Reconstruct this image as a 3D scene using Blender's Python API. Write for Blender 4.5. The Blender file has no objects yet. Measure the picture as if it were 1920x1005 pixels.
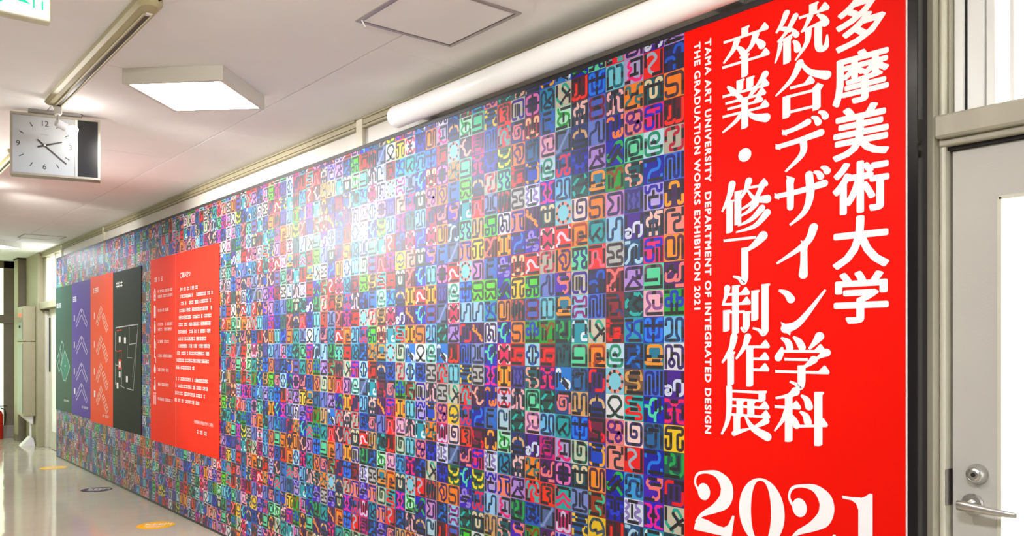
import bpy, math, random
from mathutils import Vector, Matrix
from math import sin, cos, pi, radians, sqrt

random.seed(7)
SC = bpy.context.scene
COL = SC.collection

# ------------------------------------------------------------------ camera, world, exposure
EYE = 1.43
CEIL = 2.71
cam_d = bpy.data.cameras.new('camera')
cam_d.sensor_width = 36.0
cam_d.lens = 36.0 * 1588.0 / 1920.0
cam_d.shift_y = (645.8 - 502.5) / 1920.0
cam_d.clip_start = 0.02
cam = bpy.data.objects.new('camera', cam_d)
cam.location = (0, 0, EYE)
cam.rotation_euler = (pi / 2, 0, pi / 2 - 0.683)
COL.objects.link(cam)
SC.camera = cam

world = bpy.data.worlds.new('world')
SC.world = world
world.use_nodes = True
world.node_tree.nodes['Background'].inputs[0].default_value = (0.9, 0.95, 1.0, 1)
world.node_tree.nodes['Background'].inputs[1].default_value = 0.35

SC.view_settings.view_transform = 'Standard'
SC.view_settings.look = 'None'
SC.view_settings.gamma = 1.0
SC.view_settings.use_curve_mapping = False
SC.view_settings.exposure = 1.15
LAMP_STRENGTH = 44.0
SPOT_POWER = 26.0
WASH_POWER = 195.0
WINDOW_STRENGTH = 1.3

# ------------------------------------------------------------------ materials
def lin(h):
    h = h.lstrip('#')
    out = []
    for i in (0, 2, 4):
        c = int(h[i:i + 2], 16) / 255.0
        out.append(c / 12.92 if c <= 0.04045 else ((c + 0.055) / 1.055) ** 2.4)
    return tuple(out)

MATS = {}
def mat(name, hexcol, rough=0.5, metal=0.0, var=0.05, scale=6.0, bump=0.0, bscale=60.0, spec=0.5, stretch=None, emit=0.0, ecol=None):
    if name in MATS:
        return MATS[name]
    m = bpy.data.materials.new(name)
    m.use_nodes = True
    nt = m.node_tree
    b = nt.nodes['Principled BSDF']
    c = lin(hexcol)
    tc = nt.nodes.new('ShaderNodeTexCoord')
    src = tc.outputs['Object']
    if stretch:
        mp = nt.nodes.new('ShaderNodeMapping')
        mp.inputs['Scale'].default_value = stretch
        nt.links.new(src, mp.inputs[0])
        src = mp.outputs[0]
    nz = nt.nodes.new('ShaderNodeTexNoise')
    nz.inputs['Scale'].default_value = scale
    nz.inputs['Detail'].default_value = 4
    nt.links.new(src, nz.inputs['Vector'])
    rmp = nt.nodes.new('ShaderNodeValToRGB')
    rmp.color_ramp.elements[0].position = 0.3
    rmp.color_ramp.elements[1].position = 0.7
    rmp.color_ramp.elements[0].color = tuple(x * (1 - var) for x in c) + (1,)
    rmp.color_ramp.elements[1].color = tuple(min(1, x * (1 + var)) for x in c) + (1,)
    nt.links.new(nz.outputs['Fac'], rmp.inputs[0])
    nt.links.new(rmp.outputs[0], b.inputs['Base Color'])
    b.inputs['Roughness'].default_value = rough
    b.inputs['Metallic'].default_value = metal
    b.inputs['Specular IOR Level'].default_value = spec
    if bump > 0:
        n2 = nt.nodes.new('ShaderNodeTexNoise')
        n2.inputs['Scale'].default_value = bscale
        n2.inputs['Detail'].default_value = 2
        nt.links.new(src, n2.inputs['Vector'])
        bp = nt.nodes.new('ShaderNodeBump')
        bp.inputs['Strength'].default_value = bump
        bp.inputs['Distance'].default_value = 0.01
        nt.links.new(n2.outputs['Fac'], bp.inputs['Height'])
        nt.links.new(bp.outputs[0], b.inputs['Normal'])
    if emit > 0:
        b.inputs['Emission Color'].default_value = lin(ecol or hexcol) + (1,)
        b.inputs['Emission Strength'].default_value = emit
    MATS[name] = m
    return m

def print_material(name, rough=0.34, spec=0.5):
    """coloured print: the colour of every shape comes from its own colour attribute"""
    m = bpy.data.materials.new(name)
    m.use_nodes = True
    nt = m.node_tree
    b = nt.nodes['Principled BSDF']
    a = nt.nodes.new('ShaderNodeAttribute')
    a.attribute_name = 'Col'
    nt.links.new(a.outputs['Color'], b.inputs['Base Color'])
    b.inputs['Roughness'].default_value = rough
    b.inputs['Specular IOR Level'].default_value = spec
    MATS[name] = m
    return m

PRINT = print_material('printed_sheet', 0.46, 0.45)

# ------------------------------------------------------------------ mesh builder
class MB:
    def __init__(self):
        self.v = []; self.f = []; self.mi = []; self.fc = []
        self.layer = 0
    def add(self, vs, fs, mi=0, col=None):
        n = len(self.v)
        self.v += [tuple(p) for p in vs]
        for f in fs:
            self.f.append(tuple(i + n for i in f)); self.mi.append(mi); self.fc.append(col)
    def box(self, x0, x1, y0, y1, z0, z1, mi=0, col=None, bev=0.0):
        if x0 > x1: x0, x1 = x1, x0
        if y0 > y1: y0, y1 = y1, y0
        if z0 > z1: z0, z1 = z1, z0
        if bev <= 0:
            vs = [(x, y, z) for z in (z0, z1) for y in (y0, y1) for x in (x0, x1)]
            self.add(vs, [(0, 2, 3, 1), (4, 5, 7, 6), (0, 1, 5, 4), (2, 6, 7, 3), (0, 4, 6, 2), (1, 3, 7, 5)], mi, col)
            return
        b = min(bev, (x1 - x0) * .45, (y1 - y0) * .45, (z1 - z0) * .45)
        X = (x0, x1); Y = (y0, y1); Z = (z0, z1)
        s = (b, -b)
        vs = []; idx = {}
        for i in (0, 1):
            for j in (0, 1):
                for k in (0, 1):
                    idx[(i, j, k, 0)] = len(vs); vs.append((X[i], Y[j] + s[j], Z[k] + s[k]))
                    idx[(i, j, k, 1)] = len(vs); vs.append((X[i] + s[i], Y[j], Z[k] + s[k]))
                    idx[(i, j, k, 2)] = len(vs); vs.append((X[i] + s[i], Y[j] + s[j], Z[k]))
        q = []
        I = lambda i, j, k, a: idx[(i, j, k, a)]
        q += [(I(0,0,0,0), I(0,0,1,0), I(0,1,1,0), I(0,1,0,0)), (I(1,0,0,0), I(1,1,0,0), I(1,1,1,0), I(1,0,1,0))]
        q += [(I(0,0,0,1), I(1,0,0,1), I(1,0,1,1), I(0,0,1,1)), (I(0,1,0,1), I(0,1,1,1), I(1,1,1,1), I(1,1,0,1))]
        q += [(I(0,0,0,2), I(0,1,0,2), I(1,1,0,2), I(1,0,0,2)), (I(0,0,1,2), I(1,0,1,2), I(1,1,1,2), I(0,1,1,2))]
        for i in (0, 1):
            for j in (0, 1):
                q.append((I(i,j,0,0), I(i,j,1,0), I(i,j,1,1), I(i,j,0,1)))
                q.append((I(i,0,j,0), I(i,1,j,0), I(i,1,j,2), I(i,0,j,2)))
                q.append((I(0,i,j,1), I(1,i,j,1), I(1,i,j,2), I(0,i,j,2)))
        for i in (0, 1):
            for j in (0, 1):
                for k in (0, 1):
                    q.append((I(i,j,k,0), I(i,j,k,1), I(i,j,k,2)))
        # fix winding from the centre
        c = Vector(((x0+x1)/2, (y0+y1)/2, (z0+z1)/2)); fs = []
        for f in q:
            p = [Vector(vs[t]) for t in f]
            n = (p[1]-p[0]).cross(p[2]-p[0])
            m = sum(p, Vector()) / len(p)
            fs.append(f if n.dot(m - c) >= 0 else tuple(reversed(f)))
        self.add(vs, fs, mi, col)
    def tube(self, p0, p1, r0, r1=None, n=16, cap=True, mi=0):
        r1 = r0 if r1 is None else r1
        p0 = Vector(p0); p1 = Vector(p1); d = (p1 - p0).normalized()
        a = d.orthogonal().normalized(); b = d.cross(a)
        vs = [p0 + (a*cos(2*pi*i/n) + b*sin(2*pi*i/n))*r0 for i in range(n)] + [p1 + (a*cos(2*pi*i/n) + b*sin(2*pi*i/n))*r1 for i in range(n)]
        fs = [(i, (i+1) % n, n + (i+1) % n, n + i) for i in range(n)]
        if cap: fs += [tuple(reversed(range(n))), tuple(range(n, 2*n))]
        self.add(vs, fs, mi)
    def lathe(self, org, axis, prof, n=24, mi=0):
        """prof: list of (distance along axis, radius)"""
        org = Vector(org); d = Vector(axis).normalized(); a = d.orthogonal().normalized(); b = d.cross(a)
        vs = []
        for t, r in prof:
            for i in range(n):
                vs.append(org + d*t + (a*cos(2*pi*i/n) + b*sin(2*pi*i/n))*max(r, 1e-5))
        fs = []
        for k in range(len(prof)-1):
            for i in range(n):
                fs.append((k*n+i, k*n+(i+1) % n, (k+1)*n+(i+1) % n, (k+1)*n+i))
        fs.append(tuple(reversed(range(n)))); m = (len(prof)-1)*n; fs.append(tuple(range(m, m+n)))
        self.add(vs, fs, mi)
    def prism(self, poly, fn, t0, t1, mi=0):
        """poly (a,b) outline extruded from t0 to t1; fn(a,b,t)->xyz"""
        n = len(poly)
        vs = [fn(a, b, t0) for a, b in poly] + [fn(a, b, t1) for a, b in poly]
        fs = [(i, (i+1) % n, n+(i+1) % n, n+i) for i in range(n)] + [tuple(reversed(range(n))), tuple(range(n, 2*n))]
        self.add(vs, fs, mi)
    # ---- flat print on a sheet facing -y: u right, v up, every shape a hair above the last
    EPS = 0.00004
    def up(self, n=1):
        self.layer += n
        return -self.layer * self.EPS
    def strip(self, L, R, col=None, mi=0, y=None):
        y = self.up() if y is None else y
        vs = [(a, y, b) for a, b in L] + [(a, y, b) for a, b in R]
        n = len(L)
        fs = [(n+i, n+i+1, i+1, i) for i in range(n-1)]
        self.add(vs, fs, mi, col)
    def poly(self, pts, col=None, mi=0):
        y = self.up()
        ar = sum(pts[i][0]*pts[(i+1) % len(pts)][1] - pts[(i+1) % len(pts)][0]*pts[i][1] for i in range(len(pts)))
        if ar < 0: pts = list(reversed(pts))
        self.add([(a, y, b) for a, b in pts], [tuple(range(len(pts)))], mi, col)
    def rect(self, u0, v0, u1, v1, col=None, mi=0):
        self.poly([(u0, v0), (u1, v0), (u1, v1), (u0, v1)], col, mi)
    def disc(self, u, v, r, col=None, n=16, ry=None, mi=0):
        ry = ry or r
        self.poly([(u + r*cos(2*pi*i/n), v + ry*sin(2*pi*i/n)) for i in range(n)], col, mi)
    def line(self, pts, w, col=None, mi=0, close=False):
        """polyline of even width, one quad per segment"""
        if close: pts = list(pts) + [pts[0]]
        for (a, b), (c, d) in zip(pts, pts[1:]):
            dx, dy = c-a, d-b; l = sqrt(dx*dx+dy*dy) or 1e-9
            nx, ny = -dy/l*w/2, dx/l*w/2; ex, ey = dx/l*w/2, dy/l*w/2
            self.poly([(a-ex+nx, b-ey+ny), (a-ex-nx, b-ey-ny), (c+ex-nx, d+ey-ny), (c+ex+nx, d+ey+ny)], col, mi)
    def build(self, name, mats, parent=None, loc=(0, 0, 0), rot=None, smooth=False, sharp=35):
        me = self.mesh(name, mats)
        if smooth:
            me.shade_smooth()
            try: me.set_sharp_from_angle(angle=radians(sharp))
            except Exception: pass
        o = bpy.data.objects.new(name, me)
        COL.objects.link(o); o.location = loc
        if rot: o.rotation_euler = rot
        o.parent = parent
        return o
    def mesh(self, name, mats):
        me = bpy.data.meshes.new(name)
        me.from_pydata(self.v, [], self.f)
        if not isinstance(mats, (list, tuple)): mats = [mats]
        for m in mats: me.materials.append(m)
        if len(mats) > 1: me.polygons.foreach_set('material_index', self.mi)
        if any(c is not None for c in self.fc):
            at = me.color_attributes.new('Col', 'FLOAT_COLOR', 'CORNER')
            buf = []
            for f, c in zip(self.f, self.fc):
                c = c or (0, 0, 0)
                buf += [c[0], c[1], c[2], 1.0] * len(f)
            at.data.foreach_set('color', buf)
        me.update()
        return me

def thing(name, label, cat, loc=(0, 0, 0), rotz=0.0, group=None):
    o = bpy.data.objects.new(name, None)
    COL.objects.link(o); o.location = loc; o.rotation_euler = (0, 0, rotz)
    o.empty_display_size = 0.1
    o['label'] = label; o['category'] = cat
    if group: o['group'] = group
    return o
def tag(o, label, cat, group=None):
    o['label'] = label; o['category'] = cat
    if group: o['group'] = group
    return o
def struct(name, label, loc=(0, 0, 0)):
    o = bpy.data.objects.new(name, None)
    COL.objects.link(o); o.location = loc; o['kind'] = 'structure'; o['label'] = label
    return o
def st(o, label):
    o['kind'] = 'structure'; o['label'] = label
    return o
def one(name, m, parent, *boxes, bev=0.0, loc=(0, 0, 0)):
    b = MB()
    for x in boxes: b.box(*x, bev=bev)
    return b.build(name, m, parent, loc)

def text_mesh(name, body, size, m, parent, loc, offset=0.0, sx=1.0, align='LEFT', roll=0.0, spacing=1.0, valign='TOP_BASELINE'):
    """built-in lettering turned into a flat mesh on a sheet that faces -y; roll turns it on the sheet"""
    cu = bpy.data.curves.new(name, 'FONT')
    cu.body = body; cu.size = size; cu.offset = offset; cu.align_x = align; cu.align_y = valign
    cu.space_character = spacing; cu.resolution_u = 3
    t = bpy.data.objects.new(name, cu)
    COL.objects.link(t)
    bpy.context.view_layer.update()
    me = bpy.data.meshes.new_from_object(t.evaluated_get(bpy.context.evaluated_depsgraph_get()))
    bpy.data.objects.remove(t); bpy.data.curves.remove(cu)
    M = Matrix.Rotation(pi/2, 4, 'X') @ Matrix.Rotation(roll, 4, 'Z') @ Matrix.Diagonal((sx, 1, 1, 1))
    me.transform(M)
    me.name = name; me.materials.clear(); me.materials.append(m)
    o = bpy.data.objects.new(name, me); COL.objects.link(o)
    o.parent = parent; o.location = loc
    return o

def bolder(o, rx, rz, n=10):
    """a bolder cut of flat lettering: its outline repeated around a small ellipse, sheet on sheet"""
    vs = [v.co.copy() for v in o.data.vertices]; fs = [tuple(p.vertices) for p in o.data.polygons]
    bv, bf = [], []
    for k in range(n):
        a = 2*pi*k/n; b = len(bv)
        bv += [(p.x + rx*cos(a), -.00002*k, p.z + rz*sin(a)) for p in vs]; bf += [tuple(i+b for i in f) for f in fs]
    me = bpy.data.meshes.new(o.name); me.from_pydata(bv, [], bf); me.materials.append(o.data.materials[0]); o.data = me
    return o

# ------------------------------------------------------------------ shared materials
M_CEIL = mat('ceiling_board_paint', 'f0eeec', 0.8, var=0.02, scale=3)
M_CEILB = mat('ceiling_void', '4a4640', 0.9)
M_WALL = mat('white_wall_paint', 'e4e0d8', 0.7, var=0.02)
M_CREAM = mat('cream_gloss_paint', 'd6d0bc', 0.4, var=0.05, scale=5, bump=0.12, bscale=30)
M_BEIGE = mat('aged_beige_paint', 'a8a08c', 0.45, var=0.12, scale=7, bump=0.2, bscale=24, stretch=(1, 1, .25))
M_OLIVE = mat('olive_beige_paint', 'a0977a', 0.55, var=0.05)
M_BROWN = mat('brown_grey_pillar', '7c7260', 0.6, var=0.06)
M_BLACK = mat('black_frame_metal', '0d0c10', 0.16, metal=0.0, var=0.1, spec=0.5)
M_BLACKM = mat('black_tape', '1c1a1e', 0.5)
M_WHITE = mat('white_plastic', 'e8e6e2', 0.35, var=0.02)
M_INK = mat('white_ink', 'f2eeee', 0.42, var=0.01)
M_RED = mat('red_print', 'e60e00', 0.5, var=0.02, scale=2, spec=0.08)
M_STEEL = mat('brushed_steel', 'c6c4c0', 0.28, metal=1.0, var=0.05, scale=20, stretch=(1, 1, 12))
M_DARK = mat('dark_gap', '1a1716', 0.8)
M_DOOR = mat('door_grey_paint', 'c2bdb4', 0.5, var=0.02, bump=0.05, bscale=200)
M_GLOW = mat('lit_frosted_glass', 'f2f4f2', 0.25, var=0.01, emit=WINDOW_STRENGTH, ecol='f7fff9')
M_GREENGLOW = mat('lit_greenish_glass', 'e4f2d8', 0.2, var=0.02, emit=.9, ecol='dcf5c4')

# ================================================================== the setting
WALL_Y = 2.38          # plane of the long wall
BOARD_Y = 2.312        # printed face of the mural
X_FAR, X_NEAR, Y_LEFT = -15.0, 4.0, -1.15

# floor: waxed vinyl
fm = mat('waxed_vinyl_floor', 'beb49e', 0.07, var=0.05, scale=1.2, spec=0.55)
nt = fm.node_tree
tcn = [n for n in nt.nodes if n.type == 'TEX_COORD'][0]
wv = nt.nodes.new('ShaderNodeTexNoise'); wv.inputs['Scale'].default_value = 2.6; wv.inputs['Detail'].default_value = 2.0
bpn = nt.nodes.new('ShaderNodeBump'); bpn.inputs['Strength'].default_value = 0.35; bpn.inputs['Distance'].default_value = 0.012
nt.links.new(tcn.outputs['Object'], wv.inputs['Vector']); nt.links.new(wv.outputs['Fac'], bpn.inputs['Height'])
nt.links.new(bpn.outputs[0], nt.nodes['Principled BSDF'].inputs['Normal'])
st(one('floor', fm, None, (X_FAR - .2, X_NEAR + .2, Y_LEFT - .2, WALL_Y + .2, -.1, 0)), 'glossy waxed beige corridor floor')

# ceiling: slab with boards, the joints open
ceiling = st(one('ceiling', M_CEILB, None, (X_FAR - .2, X_NEAR + .2, Y_LEFT - .2, WALL_Y + .2, CEIL + .012, CEIL + .12)), 'pale boarded corridor ceiling')
rows_y = [(1.862, WALL_Y, -3.20), (.952, 1.862, -4.18), (.042, .952, -3.20), (-.868, .042, -4.18), (Y_LEFT, -.868, -3.20)]
meshes = {}
for y0, y1, xs in rows_y:
    L = 1.82
    x = xs - L * math.ceil((xs - X_FAR) / L)
    while x < X_NEAR:
        a, b = max(x, X_FAR), min(x + L, X_NEAR)
        key = (round(b - a, 3), round(y1 - y0, 3))
        if key not in meshes:
            q = MB(); q.box(-(b-a)/2 + .0018, (b-a)/2 - .0018, -(y1-y0)/2 + .0018, (y1-y0)/2 - .0018, 0, .013, bev=.002)
            meshes[key] = q.mesh('ceiling_board', M_CEIL)
        o = bpy.data.objects.new('ceiling_board', meshes[key]); COL.objects.link(o)
        o.parent = ceiling; o.location = ((a+b)/2, (y0+y1)/2, CEIL)
        x += L

# walls
wr = st(one('wall_right', M_WALL, None, (-12.05, -1.105, WALL_Y, WALL_Y + .2, 0, CEIL + .012)), 'long white corridor wall behind the mural')
one('wall_batten', M_CREAM, wr, (-4.31, -4.235, WALL_Y - .022, WALL_Y, 2.50, CEIL - .004), bev=.003)
one('wall_batten', M_CREAM, wr, (-9.97, -9.90, WALL_Y - .022, WALL_Y, 2.50, CEIL - .004), bev=.003)
one('wall_batten', M_CREAM, wr, (-12.05, -11.99, WALL_Y - .022, WALL_Y, 2.50, CEIL - .004), bev=.003)
st(one('wall_left', mat('grey_beige_paint', 'a8a298', .7, var=.03), None, (X_FAR - .2, X_NEAR + .2, Y_LEFT - .2, Y_LEFT, 0, CEIL + .012)), 'grey beige wall on the other side of the corridor')
st(one('wall_back', M_WALL, None, (X_NEAR, X_NEAR + .2, Y_LEFT, WALL_Y + .2, 0, CEIL + .012)), 'white wall closing the near end of the corridor')
# ceiling moulding along the wall, broken by the battens
for i, (a, b) in enumerate([(-4.235, 0.6), (-9.90, -4.31), (-13.3, -9.97)]):
    t = MB()
    t.box(a, b, WALL_Y - .030, WALL_Y, CEIL - .012, CEIL - .001, bev=.003)
    t.box(a, b, WALL_Y - .018, WALL_Y, CEIL - .040, CEIL - .012)
    t.box(a, b, WALL_Y - .026, WALL_Y, CEIL - .062, CEIL - .046, bev=.003)
    st(t.build('trim_%d' % (i + 1), M_OLIVE), 'painted ceiling moulding above the mural')

# ------------------------------------------------------------------ right door with transom window
d1 = struct('door_1', 'grey door with frosted glass in a worn beige frame', (-1.105, WALL_Y, 0))
ox, oy = -1.105, WALL_Y
def dbox(name, m, x0, x1, y0, y1, z0, z1, bev=.003, parent=None):
    return one(name, m, parent or d1, (x0 - ox, x1 - ox, y0 - oy, y1 - oy, z0, z1), bev=bev)
dbox('door_post', M_BEIGE, -1.100, -1.074, 2.368, 2.50, 0, CEIL)
dbox('door_post', M_CREAM, -1.074, -1.058, 2.400, 2.50, 0, 1.985)
dbox('door_post', M_BEIGE, -.20, -.14, 2.368, 2.50, 0, CEIL)
dbox('transom_beam', M_BEIGE, -1.074, -.20, 2.366, 2.50, 1.995, 2.058, bev=.006)
dbox('door_stop', M_BEIGE, -1.074, -.20, 2.392, 2.50, 1.976, 1.995)
dbox('door_stop', M_DARK, -1.058, -.22, 2.415, 2.50, 1.966, 1.976, bev=0)
dbox('door_stop', M_DARK, -1.058, -1.050, 2.45, 2.50, 0, 1.97, bev=0)
leaf = MB()
lx0, lx1, gz0, gz1, gx0, gx1 = -1.050, -.225, .25, 1.822, -.930, -.345
for a in ((lx0, gx0, 2.43, 2.47, .005, 1.965), (gx1, lx1, 2.43, 2.47, .005, 1.965), (gx0, gx1, 2.43, 2.47, gz1, 1.965), (gx0, gx1, 2.43, 2.47, .005, gz0)):
    leaf.box(a[0]-ox, a[1]-ox, a[2]-oy, a[3]-oy, a[4], a[5])
leaf = leaf.build('door_leaf', M_DOOR, d1)
pb = MB()
for a in ((gx0-.004, gx0+.006, gz0, gz1), (gx1-.006, gx1+.004, gz0, gz1), (gx0, gx1, gz1-.006, gz1+.004), (gx0, gx1, gz0-.004, gz0+.006)):
    pb.box(a[0]-ox, a[1]-ox, 2.426-oy, 2.434-oy, a[2], a[3])
pb.build('glazing_bead', M_CREAM, leaf)
dbox('glass_pane', M_GLOW, gx0, gx1, 2.446, 2.452, gz0, gz1, bev=0, parent=leaf)
# deadbolt
q = MB(); q.lathe((-.984-ox, 2.43-oy, 1.079), (0, -1, 0), [(0, .028), (.006, .028), (.028, .021), (.030, .019), (.030, .0185), (.028, .018), (.031, .012), (.031, .0)], 28)
bolt = q.build('deadbolt', M_STEEL, d1, smooth=True, sharp=14)
q = MB(); q.lathe((-.984-ox, 2.399-oy, 1.079), (0, -1, 0), [(0, .006), (.0015, .006), (.0015, .0025)], 14)
q.build('keyhole', M_DARK, bolt)
# lever
q = MB(); q.lathe((-.997-ox, 2.43-oy, .995), (0, -1, 0), [(0, .029), (.005, .029), (.009, .025), (.010, .014), (.040, .011), (.044, .011)], 28)
rose = q.build('lever_rose', M_STEEL, d1, smooth=True, sharp=20)
q = MB()
pts = [(-1.014, 2.372, .997, .0115), (-.997, 2.370, .997, .0125), (-.967, 2.371, .995, .0105), (-.93, 2.374, .992, .0088), (-.895, 2.378, .990, .0075), (-.876, 2.382, .989, .0075), (-.870, 2.384, .989, .005)]
n = 14; vs = []; fs = []
for (x, y, z, r) in pts:
    for i in range(n):
        a = 2*pi*i/n
        vs.append((x-ox, y-oy + .75*r*cos(a), z + 1.15*r*sin(a)))
for k in range(len(pts)-1):
    for i in range(n): fs.append((k*n+i, k*n+(i+1) % n, (k+1)*n+(i+1) % n, (k+1)*n+i))
fs += [tuple(reversed(range(n))), tuple(range((len(pts)-1)*n, len(pts)*n))]
q.add(vs, fs); q.build('lever_handle', M_STEEL, d1, smooth=True)
dbox('strike_plate', M_STEEL, -1.0585, -1.0565, 2.402, 2.446, .985, 1.085, bev=0)

w1 = struct('window_1', 'bright transom window above the grey door', (-1.105, WALL_Y, 2.06))
def wbox(name, m, x0, x1, y0, y1, z0, z1, bev=.002, par=None, o=(-1.105, WALL_Y, 2.06)):
    return one(name, m, par or w1, (x0-o[0], x1-o[0], y0-o[1], y1-o[1], z0-o[2], z1-o[2]), bev=bev)
zt = CEIL
wbox('window_frame', M_CREAM, -1.074, -1.058, 2.398, 2.50, 2.058, zt)
wbox('window_frame', M_BEIGE, -1.058, -1.048, 2.415, 2.50, 2.058, zt)
wbox('window_sash', M_WHITE, -1.048, -1.022, 2.43, 2.47, 2.058, zt)
wbox('window_gap', M_DARK, -1.0225, -1.019, 2.44, 2.475, 2.058, zt, bev=0)
wbox('window_sash', M_WHITE, -1.019, -.975, 2.445, 2.48, 2.058, zt)
wbox('window_sash', M_WHITE, -.972, -.950, 2.452, 2.485, 2.058, zt)
wbox('window_pane', M_GLOW, -.972, -.20, 2.472, 2.478, 2.06, zt, bev=0)
wbox('window_bar', M_WHITE, -.918, -.906, 2.462, 2.474, 2.06, zt)
st(one('wall_return', M_WALL, None, (-.14, X_NEAR, WALL_Y, WALL_Y + .2, 0, CEIL + .012)), 'white wall beyond the grey door')

# ------------------------------------------------------------------ far end: door, transom, pillar, glazed end wall
d2 = struct('door_2', 'cream glazed door at the far end of the mural', (-13.3, WALL_Y, 0))
def fbox(name, m, par, o, x0, x1, y0, y1, z0, z1, bev=.004):
    return one(name, m, par, (x0-o[0], x1-o[0], y0-o[1], y1-o[1], z0-o[2], z1-o[2]), bev=bev)
o2 = (-13.3, WALL_Y, 0)
fbox('door_post', M_OLIVE, d2, o2, -13.42, -13.30, 2.318, 2.55, 0, CEIL)
fbox('door_post', M_CREAM, d2, o2, -13.30, -13.20, 2.40, 2.55, 0, 1.90)
fbox('transom_beam', M_OLIVE, d2, o2, -13.30, -12.05, 2.335, 2.55, 1.92, 2.01)
lf = fbox('door_leaf', M_CREAM, d2, o2, -12.98, -12.08, 2.42, 2.47, .005, 1.92)
fbox('door_leaf', M_CREAM, d2, o2, -13.20, -13.0, 2.44, 2.48, .005, 1.92)
fbox('glass_pane', M_DARK, d2, o2, -13.18, -13.10, 2.434, 2.4399, 1.05, 1.80, bev=0)
fbox('glass_pane', mat('dim_frosted_glass', 'dfe0d2', .3, emit=.12, ecol='f0f4e4'), lf, o2, -12.86, -12.20, 2.414, 2.4199, .25, 1.80, bev=0)
w2 = struct('window_2', 'transom window above the far cream door', (-13.3, WALL_Y, 2.01))
o2w = (-13.3, WALL_Y, 2.01)
fbox('window_frame', M_CREAM, w2, o2w, -13.30, -13.16, 2.40, 2.55, 2.01, CEIL - .07)
fbox('window_frame', M_CREAM, w2, o2w, -12.62, -12.54, 2.40, 2.55, 2.01, CEIL - .07)
fbox('window_frame', M_OLIVE, w2, o2w, -13.30, -12.05, 2.36, 2.55, CEIL - .07, CEIL)
fbox('window_pane', M_GLOW, w2, o2w, -13.16, -12.62, 2.45, 2.46, 2.01, CEIL - .07, bev=0)
fbox('window_pane', M_GLOW, w2, o2w, -12.54, -12.05, 2.45, 2.46, 2.01, CEIL - .07, bev=0)
wf = st(one('wall_far', M_OLIVE, None, (X_FAR - .2, -13.42, 2.335, 2.58, 0, CEIL + .012)), 'olive beige wall past the far door')
pil = struct('trim_4', 'brown grey pillar standing out of the far wall', (-14.45, 2.23, 0))
one('pillar_shaft', M_BROWN, pil, (-.15, .15, .012, .105, 0, CEIL), bev=.006)
one('pillar_lit_side', M_OLIVE, pil, (-.15, .15, 0, .012, 0, CEIL), bev=.003)  # lighter colour paints in the light on the pillar's corridor side
one('pillar_cap', M_DARK, pil, (-.17, .17, -.012, .105, CEIL - .02, CEIL - .002))
one('pillar_base', M_BROWN, pil, (-.155, .155, -.006, .105, 0, .10), bev=.003)

we = struct('wall_end', 'glazed end wall with brown posts and green daylight', (X_FAR, 0, 0))
one('end_post', M_BROWN, we, (-.06, 0, 2.15, 2.33, .19, CEIL), bev=.004)
one('end_beam', M_BROWN, we, (-.06, .02, Y_LEFT, 2.335, 1.75, 1.885), bev=.006)
one('end_beam', M_BROWN, we, (-.06, .0, Y_LEFT, 2.335, 2.60, CEIL), bev=.004)
one('end_kerb', mat('grey_skirting', '9a948c', .5), we, (-.06, .02, Y_LEFT, 2.335, 0, .19), bev=.004)
for a, b in ((1.25, 2.15), (.30, 1.20), (-.65, .25)):
    one('end_pane', M_GREENGLOW, we, (-.04, -.03, a, b, .19, 1.75))
    one('end_pane', M_GREENGLOW, we, (-.04, -.03, a, b, 1.885, 2.60))
    one('end_post', M_BROWN, we, (-.06, .0, a - .05, a, .19, CEIL), bev=.004)
one('end_panel', M_OLIVE, we, (-.06, 0, Y_LEFT, -.70, .19, CEIL))

# utility cabinet on the far wall
cab = thing('utility_cabinet', 'tall beige wall cabinet with a steel front on a slim stand', 'cabinet', (-13.74, 2.25, 0))
M_CABINET = mat('cabinet_beige', 'a89e7e', .5, var=.02)
one('upper_body', M_CABINET, cab, (-.21, .21, -.075, .083, 1.475, 1.965), bev=.006)
one('lower_body', M_CABINET, cab, (-.21, .21, -.075, .083, .42, 1.465), bev=.006)
M_CSTEEL = mat('cabinet_steel', '8c8c86', .5, metal=.7)
fp = one('front_panel', M_CSTEEL, cab, (-.19, .19, -.083, -.075, 1.50, 1.74))
one('front_panel', M_CSTEEL, cab, (-.19, .19, -.083, -.075, .46, 1.44))
dp = one('display_panel', mat('display_grey', '8c8876', .4), cab, (-.17, .17, -.081, -.075, 1.76, 1.93))
one('red_digits', mat('red_led', 'ff3a1c', .4, emit=1.5, ecol='ff3010'), dp, (-.10, -.04, -.084, -.081, 1.82, 1.87), (-.02, .04, -.084, -.081, 1.82, 1.87), (.06, .11, -.084, -.081, 1.82, 1.87))
q = MB(); q.lathe((.02, -.083, 1.68), (0, -1, 0), [(0, .02), (.012, .02), (.014, .012)], 16); q.build('knob', M_DARK, fp)
q = MB(); q.prism([(-.075, .42), (.05, .42), (.05, .30), (.02, .32)], lambda a, b, t: (t, a, b), -.02, .18)
q.build('bracket', M_WHITE, cab)
q = MB(); q.tube((.14, .03, .10), (.14, .03, .42), .016); q.build('stand_pipe', M_WHITE, cab, smooth=True)
q = MB(); q.prism([(-.10, 0), (.075, 0), (.06, .10), (.02, .13)], lambda a, b, t: (t, a, b), .02, .20)
q.build('stand_foot', M_WHITE, cab)

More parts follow.
